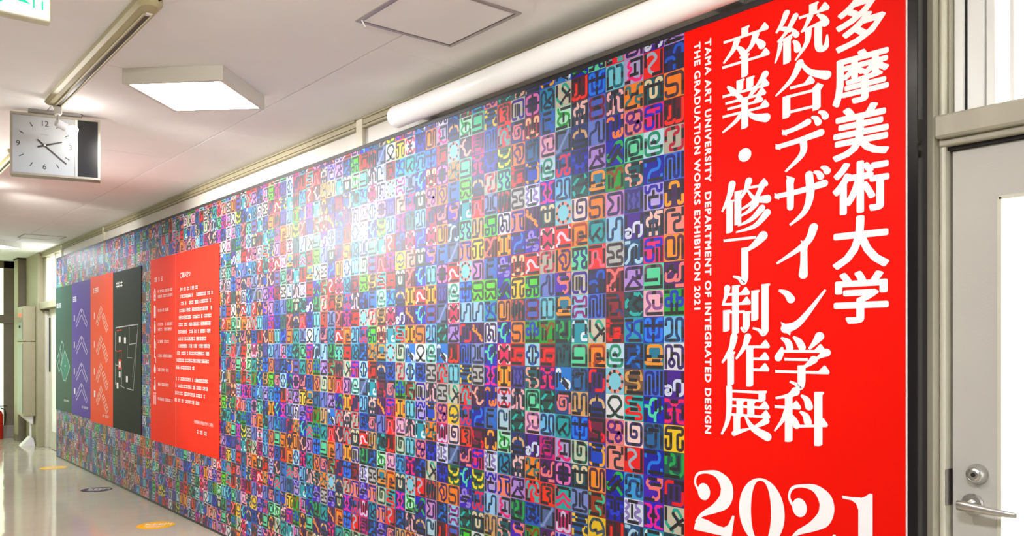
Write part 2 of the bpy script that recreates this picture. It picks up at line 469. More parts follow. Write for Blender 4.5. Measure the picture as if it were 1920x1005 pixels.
# fire extinguisher by the glazed end
ex = thing('fire_extinguisher', 'red fire extinguisher on the floor kerb by the glazed end', 'fire extinguisher', (-14.84, 2.055, 0))
M_EXT = mat('extinguisher_red', 'c81e14', .3)
q = MB(); q.lathe((0, 0, 0), (0, 0, 1), [(0, .06), (.01, .066), (.36, .066), (.41, .05), (.43, .022), (.45, .02)], 24); q.build('cylinder', M_EXT, ex, smooth=True)
q = MB(); q.lathe((0, 0, .45), (0, 0, 1), [(0, .024), (.03, .02), (.04, .012)], 16); vl = q.build('valve', M_DARK, ex)
q = MB(); q.box(-.01, .01, -.01, .12, .49, .502); q.build('handle', M_DARK, vl)
q = MB()
hp = [(0, .03, .47), (0, .09, .44), (0, .10, .34), (0, .085, .2)]
for a, b in zip(hp, hp[1:]): q.tube(a, b, .009, n=10)
q.build('hose', M_DARK, vl)

# ================================================================== the mural
PITCH = .0955
TOP = 2.485            # top of the first whole row
X_RIGHT = -1.894       # where the tiles stop and the red banner starts
NCOL, NROW = 106, 26

# name: (sheet colour, stroke colour, strokes).  c = coloured stroke, k = black bar, m = coloured bends with black straights
D = {}
def design(name, bg, col, s): D[name] = (bg, col, s)
design('navyArch','22235a','2a63c8','c 0,0 0,2 2,2 2,0; c 2,3 2.4,4 4,4 4,2; k 0,0 0,1; k 2,1 3,1; k 3,2 3,0; k 0,4 1,4; k 4,2 4,0')
design('orangeD','f08a1c','4a3340','m 0,.8 0,0 2.8,0 2.8,2 0,2 0,4 4,4 4,0')
design('maroonU','5c1626','f0502a','c 1,3 1,1 0,1 0,0 2,0 2,1; c 2.6,0 4,0 4,4; k 0,4 1,4; k 2,1 2,4; k 0,3 0,1; k 3,2 3,1')
design('greyS','b8b4a6','b8304c','m 0,2 0,4 3,4 3,3 2,3 2,1 1,1 1,0 4,0 4,4')
design('periM','5b78d8','26307e','m 0,0 0,4 2,4 2,0 3,0 3,4; k 4,4 4,0; k 1,3 1,0')
design('purpArch','3a2050','f5a81c','c 1,2.6 1,4 3,4 3,2.6; c 0,2 0,0 1,0 1,1; c 3,1 3,0 4,0 4,2; k 0,4 0,3; k 1,1 1,2.6; k 3,1 3,2.6; k 4,4 4,2')
design('pinkR2','f09a8c','2e2c3a','m 0,0 0,4 2,4; c 1.6,3 3.4,3 3.4,1.8 2,1.8 2,0 4,0; k 4,4 4,3')
design('yelM','f29a12','4e2848','m 2,1 2,4 0,4 0,0 3,0 3,4 4,4 4,0')
design('purpRing','4a1f62','f08c8c','c 1,3 0,2.5 0,1 2,1 2.4,2; c 2.4,1 3.4,1 3.4,4 4,4; k 1.0,3.6 2.2,2.6; k .4,2.8 1.4,3.8; c 2.6,0 4,0; k 0,0 1.6,0; k 4,3.2 4,1')
design('greenPlus','0ea03c','2a44b8','c 1.3,2 1.3,4 2.7,4 2.7,2; c 1.6,1.4 0,1.4 0,2.8 1.4,2.6; c 2.4,1.4 4,1.4 4,2.8 2.6,2.6; k 1.4,1.6 1.4,0; k 2.6,1.6 2.6,0; k 0,4 .6,4; k 4,4 4,3.2; k 0,0 4,0')
design('blue2U','86c4ee','28406e','m 0,3 0,4 1.5,4 1.5,1 0,.6 0,0 3.4,0 2.5,1 2.5,4 4,4 4,0')
design('whiteLoop','ece8f2','3c3268','m 0,0 0,4 1.4,4 1.4,1.8; c 1.4,1.8 .6,.9 1.4,0 2.2,.9 1.4,1.8; m 2.2,4 4,4 4,0 3,0 3,2.6 2,2.6')
design('violetA','4a1f8c','dce4f4','c 2,1 2,2.6 4,2.6 4,0 3,0; c 0,1.6 1.2,1.6 1.2,0 0,0 0,.8 1,.8; k 0,4 0,2; k 2.8,2.0 2.8,0; k 4,4 4,2.6')
design('violetX','5a2a88','ee3a78','c 0,4 .9,4 2,2.8 3.1,4 4,4; c 0,2 2,2.4 4,2; c 0,0 1.2,0 1.2,2; c 2.8,2 2.8,0 4,0; k 0,3 0,1; k 4,3 4,1; k 2,2.6 2,0; k 1.4,3.8 2.6,3.8; k 0,.8 1,.8')
design('yellowI','f2cc10','3a3038','m 0,2.8 0,4 4,4 4,2.8 2.8,2.8 2.8,0 4,0 4,1.6; m 1.2,2.8 1.2,0 0,0 0,1.6; c 0,2.8 1.2,2.8')
design('tealGreenS','24504e','14a452','c 0,2.4 0,4 2,4 2,2.4 1,2.2 1.2,.4 3,0 4,.8 4,4; k 0,0 3,0; k 0,4 .8,4; k 3,3.6 3,2; k 1.2,1.4 3,1.4')
design('purpO','3e2a6a','e83844','c 0,1.4 0,4 2.2,4; c 4,2.6 4,0 1.8,0; k 2.2,4 4,4; k 4,3.6 4,2.8; k 0,1.2 0,0; k 1.2,3 1.2,1; k 2.6,3 2.6,1')
design('beigeCheck','d0c8b4','2aa892','k 0,4 0,2; c 0,2 0,1.2 1.6,0; k 1.2,.2 4,2.4; c 3.4,2 1.6,3 2,4 2.8,4 3.6,3; k 1.8,3.2 3.4,1.4; k 4,1.4 4,0')
design('red2','e81c24','a8b8c8','c 0,3.4 .6,4 2.0,4 2.8,3 .8,1.6 1,.8 2.2,0; k 0,4 0,2; k 4,4 4,0; k 2,0 3.4,0')
design('tealM','145058','e4d2b0','c 0,2.4 0,4 1.3,4 1.3,.8 2.7,.8 2.7,4 4,4 4,2.4; k 0,3 4,3; k 0,2.4 0,0; k 1,0 4,0; k 4,2.4 4,.8')
design('magentaS','e4107c','2c3cc0','m 0,3 0,4 2,4; c 0,2.6 2,2.6 2,1; c 2.6,4 4,4 4,2.8 2.8,2.8; m 2,2.4 2,0 0,0 0,1.6; k 4,2.4 4,0; k 2.9,2 2.9,0')
design('paleSwirl','c8e4f2','1a8c6c','c 3.6,1.2 1,1.2 .6,2.6 1.2,4 3,4 3.6,2.8 2.6,1.8 2,2.6; k 1.6,2.2 2.4,2.2; m 0,3 0,0 4,0 4,1.2')
design('indigo2','2c2a9c','4a86e8','c 2.8,4 3.6,3.8 3.4,2.2 1.4,2 .8,1.2 .8,0; k 0,4 2.6,4; k 1,.2 4,.2; c 0,3.2 0,3.8; c 3.6,.2 4,.2 4,.8')
design('lavCrown','bcaee4','3428a0','c 0,4 0,3 1,3 1.2,4 2.8,4 3,3 4,3 4,4; m 1,2 1,0 4,0 4,2; k 0,2.4 0,0; k 2,3 2,2; k 1,2 3,2')
design('slateKey','343e58','f8ccc4','c 1.2,4 1.8,3.2 .4,3 .4,1.8 1.4,1.6; c 2.8,4 2.2,3.2 3.6,3 3.6,1.8 2.6,1.6; k 1.2,1.8 1.2,.8; k 2.8,1.8 2.8,.8; c 1.2,.8 1.2,0; c 2.8,.8 2.8,0; k 4,3.4 4,0; k 0,4 .8,4; c 4,4 3.4,4; k 0,1 0,0')
design('mintHook','6cd4a4','6a4a5a','m 0,1.4 0,4 4,4 4,0; k 0,1.4 2.8,1.4; k 0,0 4,0')
design('pinkSq','f4bccc','8a5a8c','c 2,4 .4,4 .4,2.6 1.4,1.6 .2,.8 .2,0 1,0; m 1.6,4 4,4 4,1 2,1 2,2.4; k .6,0 4,0')
design('blueTri','2440a4','4c88f0','c 0,2.4 0,4 1.2,4 1.2,1.2 2.8,1.2 2.8,4 4,4; c 0,2 0,0 4,0 4,2; k 0,2.8 1.2,2.8; k 2.8,2.8 4,2.8; k 2,1 2,0; k 2,4 2,2.4')
design('orangeArch','0a7c98','f4a02c','c .6,2 .6,4 4,4 4,1.4 .4,1.4; c 0,1.2 0,.6 4,.6; k .4,2 1.2,2; k 3.4,2 4.2,2; k 0,4 0,1.4; k .4,0 4,0; k 2,1.2 3.4,1.2')
design('indigoY','3438b8','6cdcb0','c 0,2.6 1,2.6 1,.8 2,.8; c 1.2,3 1.4,4 2.6,4; c 2.4,0 2.4,1.6 4,2.4; k 2.6,3.6 2.6,2; k 3.6,4 3.6,1.6; k 0,4 .8,4; k 0,1.6 0,0')
design('steelM','3a6a9c','28365a','m 0,3 0,4 1.8,4 1.8,2.6 0,2.6 0,0 2.6,0 2.6,2.8; m 2.6,4 4,4 4,0; k 1,3.2 3,3.2')
design('violetS','5430b4','f28a82','c 3.8,4 1,4 .2,3 1.4,2.2 3.2,2.2 3.6,1 2.6,0 2,.4; c 1.2,2.2 4,2.6 4,4; k 1,4 2.6,4; k 1.6,3 3.6,3; k 4,2 4,0; k 0,0 2,0')
design('blueX','2a3cc0','ee1ca0','c 0,4 1.4,4 1.4,2.8 .6,2 1.6,1.2 1.6,0 0,0; c 4,4 2.6,4 2.6,2.8 3.4,2 2.4,1.2 2.4,0 4,0; k 0,3.6 0,.4; k 4,3.6 4,.4; k 2,3 2,1; k 1.4,2 2.6,2')
design('cyanArch','0a98a8','e8f8fc','c 0,3 0,4 1,4; c 3,4 4,4 4,3; k .8,4 3.2,4; k .1,3.2 .1,.8; k 3.9,3.2 3.9,1.6; c 0,.8 0,0; c 4,1.6 2.6,1.4 2.6,.2 4,.2')
design('lavMag','b4acd4','ec1c84','c 2.4,4 1,4 .4,3 1.6,2.4 .4,1.6 1,1; k 1.4,4 4,4; k 4,4 4,1; k 2.4,3 2.4,1.4; k 1.2,1.2 3,1.2; c 0,0 1.4,.8 2.4,0 4,.0 4,.8; k 0,0 .8,0')
design('orangeH','f08c14','3a7474','m 0,3 0,4 1,4 1,2.4 2.4,2.4; m 1.6,2.4 1,1.4 0,1 0,0; c 4,1.8 2.6,1.8 2.6,.8 4,.4; m 4,4 3,4 3,2.4; k 0,0 2.6,0; k 4,1 4,0')
design('pinkKnot','e88c8c','5a2078','c 1.2,2 0,2.8 .4,4 1.8,4 2.2,3 1,2.2; c 1,2 3.2,2 4,.8 2.8,0 2,.8 3.2,2; m 2.4,4 4,4 4,2; m 0,1.8 0,0 1.4,0')
design('mintSq','7cdcac','14544c','m .8,1 .8,3.2 3.2,3.2 3.2,.8 .8,.8; m 0,0 0,4 4,4 4,1.6; k 1.4,0 4,0')
design('tealPinkS','1e5a62','f0b4a4','c 1.6,4 0,4 0,2.8 1,2.4; c 2.6,1.8 4,1.4 4,.2 2.8,0; k 1.6,4 3.2,4; k 1,2.6 2.4,2.6; k 1.6,1.6 3,1.6; c 0,1.4 1.2,1.4 1.2,0; k 4,3.6 4,2.2; c 4,4 3.4,4; k 1.6,.2 2.6,.2')
design('purpFlower','5a5aa8','3c3078','c 0,4 1,4 1.6,3 .8,2 1.6,1 1,0 0,0; c 4,4 3,4 2.4,3 3.2,2 2.4,1 3,0 4,0; c 1,3.8 3,3.8; k 0,3.4 0,.6; k 4,3.4 4,.6; k 1,0 3,0')
design('navyRU','22507c','bcdcf0','c 0,0 .8,.6 .8,2.6 1.8,3.6 2.8,3.2; c 2.6,1 2.6,0 4,0 4,1; k 2.6,3 2.6,1; k 4,4 4,1.2; k 1.6,2.4 1.6,0; k 0,3 0,1.4; c 0,4 .8,4')
design('lilacZ','b898dc','482460','m 0,2.4 0,4 3.4,4; m 4,4 4,2.4 2.8,2.4 2.8,3.2; m 3.6,2 1.8,2 .2,.2; c 1.8,2.2 4,.2; k 0,0 3.4,0')
design('tealDiamond','1c444c','24b4ac','m 1.4,4 3,4 4,2.8; m 1.6,4 0,2.4 0,1.6 1.6,0 3.4,0 4,.8; k 3.6,3.4 2,2; k 2,2 3.6,.6; c 0,2.4 0,1.6; c 3.4,4 4,3.4; c 3.4,0 4,.6')
design('cyanS','0c9cb4','2450b8','c 1.4,3.6 .0,3.4 .6,2.2 1.4,2 1,1 .2,.8 .2,0 1.2,0; c 4,3.8 2.2,3.6 2.0,1.8 3.4,1.2 4,0; k 1,0 3.6,0; k 0,4 1.6,4; k 1.6,3 1.6,2; k 4,3.4 4,1.6')
design('navySteps','20407c','2c80dc','c 2.6,4 3.8,3.4 2.6,2.2 1.4,1.6 .2,.2; c 2.2,1.2 3.6,0; k 0,4 2.4,4; k 0,3.2 0,1.4; k 4,4 4,2; k 1.4,2.4 2.6,2.4; k 2,1 3.2,1; k 0,0 1,0; k 4,1 4,0')
design('brownS','6c5240','dca468','c 1.4,4 0,3.6 0,2.4 1.4,2.2 3.2,2 3.6,1 2.2,.6; k 1.2,3.8 3.4,3.8; k 1,2.4 2.6,2.4; k .6,1 2.6,1; c 3.6,4 4,3.4 4,2.6; c 0,.8 0,0; k .4,0 4,0')
design('tealRedS','48b8b8','e84430','c 1.6,4 0,4 0,3 1.2,2.8 3.4,2.6 3.6,1.8; c 1,1.8 0,1.4 0,1 3.6,1 4,.6 4,0 2.6,0; k 1.8,3.8 4,3.8; k 1.2,2.8 2.6,2.8; k 1.4,1.8 2.8,1.8; k 0,0 2,0')
design('pinkG','fadcd4','3a3466','m 0,4 0,0 4,0 4,4 1.2,4 1.2,1.4 2.8,1.4 2.8,2.6 2,2.6')
design('blueOmega','5ca4dc','2c4678','m 0,2.4 0,4 1.4,4; m 2.4,4 4,4 4,.2 2.8,.2 2.8,1.4 3.2,2.6; m 1,2.4 1,1 0,.8 0,0 1.2,0; c .8,1.4 1,3 3,3 3.2,1.4')
design('paleLav','e4ecf6','9484c0','c 4,4 2.6,4 2.6,3 3.8,2.4 2.4,2 2.4,1.2 4,.8 3.4,0 2.2,.2; c 0,2.4 1,3.2 0,3.8; c 0,.4 1,1.2 0,1.8; k .8,4 2.8,4; k 1.6,3.2 1.6,1; k .6,0 3,0')
design('cyanU','88ccdc','0e6878','m 0,0 0,4 1.8,4 1.8,0 4,0 4,4 2.6,4; k 0,0 1.2,0')
design('slateM','40465c','f8bcc0','c 0,0 .8,0 .8,2.4 0,3 .2,4 1.4,4; c 1.6,0 1.8,2.8 3,2.8 3,0 4,0; c 2.6,4 4,4 4,3; k 1.2,4 2.8,4; k .8,2.4 .8,1; k 2,3.4 2,1.6; k 4,2.8 4,.6')
design('indigoOr','3430a0','f48c30','c 0,3 0,4 1.6,4 1.6,.2 2.6,0 3,1; c 4,4 4,.4 3.2,0 2.6,.8; k 0,3 0,0; k 2.6,4 2.6,2; k 4,3 4,2; k 1.6,3 1.6,1.6')
design('blueGreenDiag','2a2cac','12b04c','c 2,3.4 2.4,4 3.8,4 4,3 3.2,2.4; k 2.2,3.4 .2,1.4; k 3.6,2.8 1.4,.4; k 2.8,2.4 1,.6; c 0,1.8 0,.4 .9,.8; c 2.6,1.2 3.8,0; k 3,2 4,1; k 0,0 .6,0')
design('greenBrown','109a34','8c4a2c','c 0,3.4 1,3.4 2,2.2 2.8,3.8 4,3.8 4,2.6; c 2,2.4 2,1.4 1,1; k 0,4 1.8,4; k .4,2.6 .4,.4; k 4,2.4 4,.4; c 2.4,0 4,0 4,.8; k 1.4,2 1.4,.4')
design('lilacSigma','cc98cc','3c2464','m 4,0 4,4 .2,4 .2,3.4 1.8,2 .2,.6 .2,0 3,0 3,3')
design('paleN','a8d0f0','20446c','m 0,4 0,0 1.4,0 1.4,2 2.4,2 2.4,4 4,4 4,0')
design('greyH','bcbcba','3e343a','m 1.6,2 1.4,2.6 0,2.6 0,4 4,4 4,2.6 2.6,2.6 2.6,1.4 4,1.4 4,0 0,0 0,1.4 1.6,1.4')
design('maroonY','7c2c34','f48484','c 0,4 1,4 2,2.8 3,4; c 2,3 2,2 .8,1.6 .8,1; k .4,3.4 .4,1.6; k 1.4,.8 1.4,.2; k 4,3.4 4,0; c 4,4 3.4,4; c 0,0 0,.8; k 2.8,2 2.8,0; c 1,0 2,0')
design('maroonF','8a2c38','344070','c 0,4 3,4 3,3; k 0,3 0,0; k 0,4 2.2,4; k .8,3 3,3; k .8,1.8 .8,1; k 3.4,2.4 3.4,1.4; c 2.6,.8 4,1.2 4,0; k 1,.2 2.4,.2')
design('redSquig','8c3026','f04024','c 0,4 1,4 1,3 0,3; c 2.2,2.2 3.6,2.4 3.6,1.4 2,1.2 2,.6 3,.6; c 0,1.2 0,.2 2,.2; k 1,4 4,4; k 1,3 3.4,3; k 1,2.6 1,1.4; k 1.6,0 3.4,0; k 4,3 4,1.6')
design('cyanRing','90d0e0','f0988c','o 1.2,4 2.8,4 4,2.8 4,1.2 2.8,0 1.2,0 0,1.2 0,2.8 1.2,4')
design('whiteAlpha','e8e8ea','1e3a34','m 0,0 1.2,0 4,2.6 3,4 1,4 0,2.6 2.8,0 4,0')
design('peri8','5c6cc4','742434','m 2,4 4,4 4,2.2 0,2.2 0,4 2,4; m 2,1.8 4,1.8 4,0 0,0 0,1.8 2,1.8')
design('periN','7484cc','2c2a60','m 0,0 0,2 1.8,2.6 1.8,4 2.6,4 2.6,0 4,0 4,4')
design('tealCheck','0aa0a4','144c58','m 0,1.2 0,4 4,4 4,.8 3.2,0 1.8,1.4; k .6,.6 2.8,2.6; c 0,1.4 1,.2')
design('redN','ee2c34','f87c8c','c 0,0 .8,.4 .8,3 2.2,3 2.2,1.6 3,1 3,0 4,0; k 0,3 0,.8; k 0,4 3.2,4; k 4,3.2 4,.8; c 3.6,4 4,3.6; k 1.6,2.6 1.6,2')
design('orangeSwirl','f0941a','a4442a','c 0,0 0,4 4,4 4,1.2; c 1.4,0 1.4,2.4 3,2.4 3,1.4; c 1.2,.4 3,1; k 0,3 0,1; k 2,1.4 3.8,1.4; k 1.8,0 4,0; k 2.2,2.2 2.8,2.2')
design('navyCrown','2c3870','dcb484','c 0,1.8 .4,3 1.8,3.2 2,4 2.2,3.2 3.6,3 4,1.8; k 2,4 2,3.2; k .8,1.2 3.4,1.2; k 0,1.8 0,.6; c 0,.6 0,0; k .4,0 4,0; k 4,1 4,.4')
design('maroonS','6c2040','ec1c50','c 0,3.6 0,2 1.2,1.6; c 2.2,1.4 4,1.2 4,0 3,0; k .4,4 4,4; k .8,1.8 2.8,1.4; k 0,0 3,0; k 2.6,1.6 2.6,.6; k 4,3.4 4,1.8')
design('blueYel','2454c0','f4b22c','c 0,4 1,4 1.4,3; c 2.8,3 4,3 4,0 2,0; c 0,.8 0,0 1,0; c 3.6,4 4,3.6; k .8,4 3.4,4; k 1,3 3,3; k 0,3 0,.8; k 1,0 2.4,0')
design('brownMint','94402c','54bc94','c 3.2,4 4,3.8 4,2.6 1.8,2.6 1.8,1.2 3,1 3,0 2,0; k .8,4 3,4; k 1.6,2.2 3.2,2.2; k 0,3.4 0,1; c 0,4 0,3.4; c 0,.6 0,0; k .4,0 2.4,0; k 4,2 4,.6')
design('yellowQ','ecc40c','44545c','m 1.8,1.8 .4,1.4 0,2.4 .8,4 3,4 4,2.6 4,1 2.8,0 1.4,.2; c 2,1.2 3.4,1.8')
design('tealSlash','1e4c44','2cb8b0','c 0,2.2 2,4; c 2.2,0 4,2; k 1.6,4 3,4; k 1,2.2 3.4,2.2; k 1,0 2.4,0; c 3.4,4 4,3.4 4,2.8; c 0,1.6 0,.8 .8,0; k 0,2 0,1.4; k 4,3 4,1.8')
design('mintStar','74d8a8','2a3078','c 0,3 0,4 1.2,4 1.6,2.8 0,1.8 1.4,1.2 1,0 0,0; c 4,3 4,4 2.8,4 2.4,2.8 4,1.8 2.6,1.2 2.8,0 4,0; k .6,4 3.4,4; k 0,4 0,2.6; k 4,1 4,0; k 0,0 1,0')
design('beigeLoops','ccc6b8','3c2c94','c 0,3 0,4 4,4 4,1.2; m 4,2 4,0 2.6,0 2.6,2.8; c 0,1 0,0 1.4,0; k 0,3.4 0,1; k 1.1,3 1.1,.8; k 1.9,3 1.9,.8')
design('blueHS','a0d0ee','8c2c7c','c 0,4 .8,4 1,3.2 3,3.2 3.2,4 4,4 4,2.2; m 4,2.4 4,2.1 0,2.1 0,0; c 0,.4 0,0 .8,0 1,.9 3,.9 3.2,0 4,0; k 0,3.6 0,2.8; k 4,1.4 4,.4')
design('tanN','d8ac74','44465c','m 0,1 0,4 1.2,4 1.2,.6 2.6,.6 2.6,4 4,4 4,0; k 0,0 2,0')
design('sageG','ccd4bc','24604c','m 2.4,2.8 2.4,1.4 1.3,1.4 1.3,3.8 4,3.8 4,0 0,0 0,4; k 1.4,4 3,4')
design('periI','8494cc','28304e','m 0,4 1,4 1,1 0,.8 0,0 4,0 4,.8 2.8,1 2.8,4 4,4; k 2,3.4 2,1')
design('blueYelS','2c5c98','ecc834','c 0,4 1,4 1,2.8 0,2.8; c 4,1.8 3,1.6 3,.4 4,.2; k 1,4 4,4; k 1,3 3.6,3; k 0,2 3,2; c 0,.8 0,0; k .6,.4 2.6,.4; c 4,4 4,3; k 4,1.6 4,.8')
design('greenSwirl','c0f0d4','0c983c','c .4,4 .6,3 2.4,3 4,2.4 3.4,.6 1.2,.4 .2,1.4 .8,2.4 2.2,2.6; k 1.4,4 4,4; k 0,0 3,0; k 2.1,2.8 2.1,1.4; k 4,1 4,0')
design('slateSlash','5a6c94','8c9ccc','c .6,.2 3.6,4; k 0,4 2.6,4; k 0,3.6 0,1; k 4,3 4,0; k 2,0 4,0; c 0,0 .8,.2')
design('blueRed','1e60ac','e03858','c 1,3.2 1,4 3,4 3,1.4; c 0,1.2 0,0 1.2,0 1.6,1.2; c 2.4,1.2 2.6,0 4,0 4,1.2; k 1,3 1,1.6; k 0,4 .6,4; k 0,3 0,1.8; k 4,3 4,1.6; k 1.4,2 2.6,2; c 3.6,4 4,4')
design('red2w','f04a28','e4dcec','c 0,.2 1,1 .2,2 1.2,3 2.4,2.2 3,1.2 4,1.2; k 0,4 3.2,4; c 3.6,4 4,3.6; k .6,0 4,0; k 4,3.2 4,1.6')
design('orangeLoop','f08c24','4c2868','c 2.8,1.4 2.8,2.8 1.8,3.4 .6,2.6 1.2,1.6 2,1.2 1.6,.2 2.8,0; m 1.6,4 4,4 4,1 2.8,0; k 0,4 0,0')
design('slateM2','2c5c64','263c46','m 0,0 0,3.4 1.2,3.4 1.2,.6 2.2,.6 2.2,3.4 3.2,3.4; m 2,4 4,4 4,0')
design('blueCheckW','1480d0','f0f8fc','c 0,3 0,4 1,4 1,3; k 1,3 1,1.8; k 0,3 0,.4; c 1.2,1.8 2,1; k 1.8,1.2 3.4,0; c 2.6,1.8 4,1.4 4,0 3,0; k 2,2 3.4,.8')
design('slateSpiral','34487e','f08c8c','c 2.2,1.6 1.2,1.6 1.2,2.8 2.8,2.8 2.8,.6 .6,.6 .2,2 .6,3.6 4,3.6 4,0; k 1,4 3.4,4; k 2.3,2.4 2.3,1.4; k 4,4 4,2.4; k 0,3.4 0,2.6')
design('purpPhi','42206c','e888b8','c 1.4,4 0,3.8 0,.2 1.4,0; c 2.6,4 4,3.8 4,.2 2.6,0; k 2,3.8 2,.2; k 0,2 4,2; k 1.2,3.2 2.8,3.2; k 1.2,.9 2.8,.9')
design('tealChev','0ca8a0','e42870','c 0,1.6 .8,1.8 2,3 3.2,1.8 4,1.6; c 0,.2 .8,.4 2,1.6 3.2,.4 4,.2; k .4,4 3.6,4; k 0,3.4 0,2.4; k 4,3.6 4,2.6; c 0,4 .4,3.4')
design('magW','d8107c','dcd0ec','c 0,1.6 0,0 1.4,0 2,.8 2.6,0 4,0 4,1.6; c 1.2,3.2 2,4.2 2.8,3.2; k .9,3.4 .9,1; k 2,3.2 2,1; k 3.1,3.4 3.1,1; k 0,4 0,2; k 4,4 4,2')
design('tealKnot','0c90b4','1c3050','m 0,0 0,3.2 .8,4 1.4,3.4 1.4,2 3.4,.8 3,0 1.8,.2; m 1.4,.2 .6,.6 4,3 3.4,4 2.4,4; k 4,2.4 4,0')
design('blueTwo','4c6cb0','2478d4','c 0,2.6 0,4 1.4,4; c 2.6,4 4,3.8 4,2.6 2.6,2.2 2.6,1.2 4,1 3.6,0 2.4,0; k 1,4 3,4; k .6,3 .6,0; k 1.4,2.6 2.8,2.6; k 1.2,0 2.6,0')
design('crimX','e8346c','fce8e0','c 0,2.8 0,4 .8,4; k .6,3.8 2,2.8; k 2,2.8 3.4,3.8; c 3.2,4 4,4 4,2.6; c 0,.8 0,0 .6,0; k .6,.2 2,1.2; k 2,1.2 3.4,.2; c 3.2,0 4,0; k 0,2.6 0,1; k 4,2.6 4,.8')
design('redSpiral','b8302c','f04030','c 0,1 1,.6 1,3 4,3; k 0,4 4,4; k 0,0 3,0; k 1.8,1.8 3.4,1.8; c 4,1.8 3.6,.6 2,.8 2,1.6; k 0,3 0,1.6')
design('mag8','d01078','68206c','m .4,3.2 .4,4 3.4,4 3.4,2.4 .4,2.4 .4,1; c 1.4,2.4 3.4,2 3.4,0 1,0 .6,1; k 4,4 4,1; k 1.4,3.2 3,3.2; k 1.2,1.4 2.6,1.4; k 0,0 .8,0')
design('orangeM','f05418','4c3838','m 0,0 0,4 1.2,4; m 1.6,3.2 3,3.2 3,2.4 1.6,2 2.8,1.4 2.8,.6; m 2,4 4,4 4,.4; k 0,0 2,0')
design('crimM','b0243c','f4d0a8','c 0,2.4 0,4 1.2,4 1.2,2.6; c 2.8,2.6 2.8,4 4,4 4,2.4; c 1.2,1.6 2,.6 2.8,1.6; k 0,2.4 0,.6; k 4,2.4 4,.6; k 1.2,2.6 1.2,1.4; k 2.8,2.6 2.8,1.4; k 2,4 2,2; c 0,.6 0,0 .8,0; c 3.2,0 4,0 4,.6; k 1.2,.2 2.8,.2')
design('purpLeaf','54206c','f49a28','c .2,3.8 .9,3.4; c 1.4,2.8 .4,2.4; c 1.3,2.3 2.1,1.7; c 2.4,1.6 3.2,1.2; c 2.8,.8 3.6,.2; k 1,3.8 1,3; k .2,2 .2,0; k 2.6,4 2.6,2.2; k 3.8,4 3.8,1.6; c 0,3 .8,2.8; k 2,.8 2,.2')
design('violetII','4a34b0','a090dc','c 0,2.4 1.4,2.6 .6,3.4 1.2,4 2.2,4 2.2,2.8 4,2.6; c 1.6,2.4 1.6,1 0,.8; c 2.4,1.6 2.4,.8 4,.8 3.6,0 2.4,0; k .8,2.2 3.6,2.2; k .4,1.3 2.4,1.3; k 3.8,4 3.8,3; k 0,4 0,3')
design('limeS','54d024','24465c','c 0,3 0,4 .8,4 .8,3; m .8,3 .8,2 2.6,2 2.6,.4; c 2,2 4,2 4,0 2.6,0; c 0,.8 0,0 1.2,0 1.4,.8; k 1,4 3.6,4; k 4,4 4,2.4; k 0,1.3 1.4,1.3')
design('paleRing','b0dcf0','1c50a4','c 1.2,4 2.8,4 3.2,2.8 4,2.4 4,1.6 3.2,1.2 2.8,0 1.2,0 .8,1.2 0,1.6 0,2.4 .8,2.8 1.2,4; k 2,3.4 2,.6; k .9,3.6 .9,2.8; k 3.1,3.6 3.1,2.8; k .9,1.2 .9,.4; k 3.1,1.2 3.1,.4')
design('salmonT','f4907c','2c3a9c','m 0,0 .8,.2 .8,3 0,3.2 0,4 1.6,4; c 2,4 4,4 4,3 2.6,3; m 2.8,3 2.8,.2 4,0; k 4,2.4 4,.6')
design('slateBars','3a4456','c04c48','c 0,4 0,3.2; c 1.4,4 1.4,3; c 2.8,4 4,3.8 3.6,2.8; c 0,.6 0,0; c 1.6,0 1.6,1; c 3,1.4 3,.4; k .3,3.4 .3,.6; k 1.4,3 1.4,1; k 2.6,3.4 2.6,.4; k 3.8,2.8 3.8,0')
design('crimTeal','ee3050','5cb0b0','c .8,.2 .8,1.8 1.8,3.2 2.8,2.6 2.2,1.4 3,.6 4,.8; m 0,0 0,4 1.6,4; m 2.6,4 4,4 4,1.8; k 0,0 1,0; c 3,0 4,0')
design('blueKnot','3468c8','1e2a70','c .2,4 2.2,4 3,3 1,2 2.2,1 .8,0 0,.8; m 0,3.2 0,1.6; c 3.2,4 1.8,2.8 3.4,1.6 2.2,.6 3.4,0 4,.8; k 4,4 4,2; k 1,3 2.6,3; k 1,1.2 2.4,1.2')
design('limeH','6ad41c','3c4a34','m 4,2.6 4,4 0,4 0,2.4 1.4,2; m 0,1.4 0,0 1,0 2,1.4 3,0 4,0 4,1.8; c .8,2.1 3.8,2.1')
design('yellowDash','1c5c3c','f4d81c','c 0,4 0,2.8 1.2,2.6; c 4,3.6 3.6,2.2 2,2; c 0,1.2 .4,0 1.4,0; c 4,1 3.4,.2 2.6,.4; k 1.2,3.4 3.4,3.4; k 1,1.4 3,1.4; k 0,2.4 0,1.6')
design('redIce','d4d0ec','d83434','c 0,3.2 0,4 4,4 4,3.2; c 0,.8 0,0 4,0 4,.8; c 1.2,3.4 2,2.6 2.8,3.4; c 1.2,.6 2,1.4 2.8,.6; k 1,4 3,4; k 1,0 3,0; k 2,2.8 2,2.2; k 1.2,2 2.8,2; k 2,1.8 2,1.2')
design('paleRA','bcd8e4','28486c','m 0,0 0,4 2,4 2,2 3,2 3,3.4; k 4,4 4,0; k 0,0 3,0')
design('orangeI','e88420','f4b44c','c 0,3.2 0,4 1.4,3.6 1.4,.4 0,0 0,.8; c 4,3.2 4,4 2.6,3.6 2.6,.4 4,0 4,.8; k 1,4 3,4; k 1,0 3,0; k 2,3.4 2,.6; k 0,2.8 0,1.2; k 4,2.8 4,1.2')
